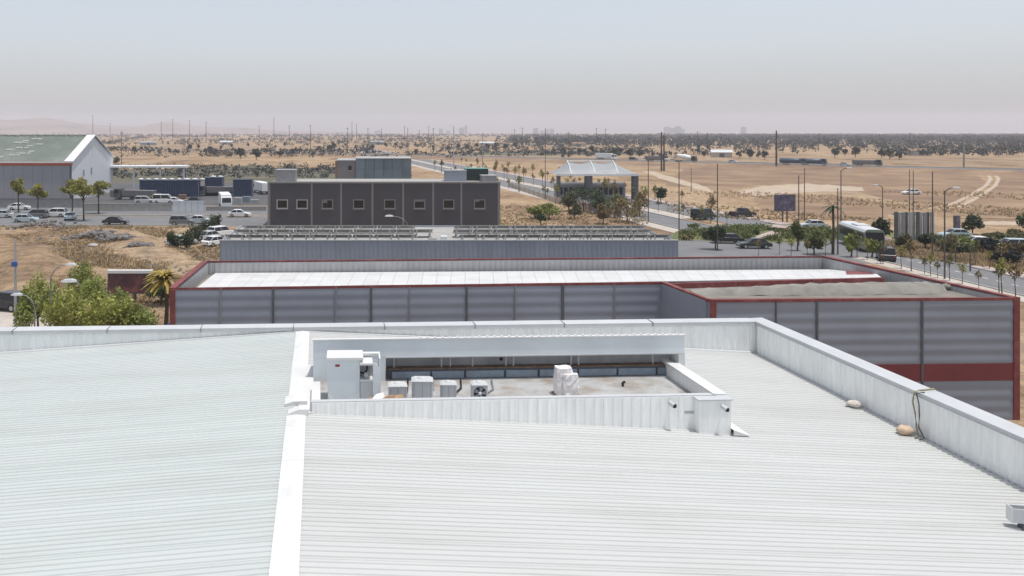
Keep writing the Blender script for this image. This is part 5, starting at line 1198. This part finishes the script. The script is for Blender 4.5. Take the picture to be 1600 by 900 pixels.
def island_cover():
    rg = random.Random(61); g = MB()
    for _ in range(9000):
        px, py = rg.uniform(1062,1330), rg.uniform(353,379); e = ((px-1196)/136)**2+((py-366)/12.5)**2
        if e > 1 or 1168 < px-(373-py)*2.4+0 < 1196: continue
        if math.sin(px*.05)+math.sin(py*.9+px*.02) < -1.0: continue
        q = G(px,py); leaf(g, Vector((q.x,q.y,rg.uniform(.05,.55))), .24, rg)
    o = obj('island_planting', g, MT['hedge']); struct(o,'stuff'); tag(o,'dense low green planting covering the traffic island','planting')
island_cover()
def scrub():
    rg = random.Random(31); g = MB()
    def tuft(x, y, h, n=5):
        for _ in range(n):
            a = rg.uniform(0,6.28); d = Vector((math.cos(a),math.sin(a),0)); b = Vector((x+rg.uniform(-.2,.2),y+rg.uniform(-.2,.2),0)); t_ = b+d*h*rg.uniform(.3,.8)+Vector((0,0,h*rg.uniform(.6,1.1))); sd_ = Vector((-d.y,d.x,0))*h*.22
            g.add([b-sd_,b+sd_,t_],[(0,1,2)])
    for _ in range(11000):
        px, py = rg.uniform(-40,345), 354+120*rg.random()**1.2; q = G(px,py)
        if math.sin(q.x*.25+q.y*.09)+math.sin(q.y*.21-q.x*.1) > -.9: tuft(q.x,q.y,rg.uniform(.2,.5))
    for _ in range(3600):
        px = rg.uniform(1385,1680); py = rg.uniform(378,400+ (px-1390)*.115); q = G(px,py); tuft(q.x,q.y,rg.uniform(.25,.6))
    for _ in range(1500):
        px, py = rg.uniform(780,1010), rg.uniform(322,352); q = G(px,py); tuft(q.x,q.y,rg.uniform(.2,.45))
    for _ in range(4000):
        px, py = rg.uniform(1040,1700), rg.uniform(300,345); q = G(px,py)
        if math.sin(q.x*.11+q.y*.07) > .1: tuft(q.x,q.y,rg.uniform(.25,.6))
    o = obj('dry_grass', g, MT['drygrass']); struct(o,'stuff'); tag(o,'straw coloured dry grass and weeds on the vacant plots','dry grass')
    g2 = MB()
    for _ in range(900):
        px, py = rg.uniform(-40,345), 354+110*rg.random(); q = G(px,py); s_ = rg.uniform(.08,.28); g2.blob((q.x,q.y,s_*.3),s_,s_*rg.uniform(.7,1.2),s_*.6,6,3,.2,rg)
    for cx_,cy_,n_,sp in ((150,372,170,5.0),(60,356,90,6.0),(190,378,60,3.0),(215,391,50,2.0)):
        c = G(cx_,cy_)
        for _ in range(n_):
            s_ = rg.uniform(.15,.5); x, y = c.x+rg.gauss(0,sp*.5), c.y+rg.gauss(0,sp*.35); g2.blob((x,y,s_*.5+max(0,.7-abs(x-c.x)*.2)),s_,s_*.9,s_*.7,6,3,.25,rg)
    o = obj('rubble', g2, mat('rubble_grey',(.20,.19,.18),rough=1,var=.3,scale=1.5)); struct(o,'stuff'); tag(o,'grey stones and rubble heaps on the dry field at the left','rubble')
scrub()
# low mounds of the vacant plot
def mounds():
    g = MB(); nx, ny = 90, 40; rg = random.Random(2)
    a = [(rg.uniform(0,6.3),rg.uniform(.12,.5),rg.uniform(.12,.5)) for _ in range(9)]
    for j in range(ny+1):
        for i in range(nx+1):
            Y = 80+68*j/ny; X = -.55*Y*(1-i/nx) - 14*(i/nx); X = -.50*Y+(.50*Y-.19*Y)*i/nx
            e = min(1,min(i,nx-i)/6,min(j,ny-j)/4); z = sum(math.sin(X*p[1]+Y*p[2]+p[0]) for p in a)*.17+.2
            g.v.append((X,Y,max(-.04,z*e+.02*e-.03*(1-e))))
    for j in range(ny):
        for i in range(nx): k = j*(nx+1)+i; g.f.append((k,k+1,k+nx+2,k+nx+1))
    struct(obj('rough_field', g, gm, smooth=True))
mounds()

# ------------------------------------------------------------------ haze
hz = MB().box(-8900,8900,-250,9400,-1.2,170)
ho = obj('haze', hz); struct(ho,'stuff'); tag(ho,'pale dusty haze over the whole plain','haze')
hm = bpy.data.materials.new('haze'); hm.use_nodes = True; n_ = hm.node_tree.nodes; n_.remove(n_['Principled BSDF'])
pv = n_.new('ShaderNodeVolumePrincipled'); pv.inputs['Color'].default_value = (.89,.905,1.0,1); pv.inputs['Density'].default_value = .00017; pv.inputs['Anisotropy'].default_value = .0
hm.node_tree.links.new(pv.outputs[0], n_['Material Output'].inputs['Volume']); ho.data.materials.append(hm)
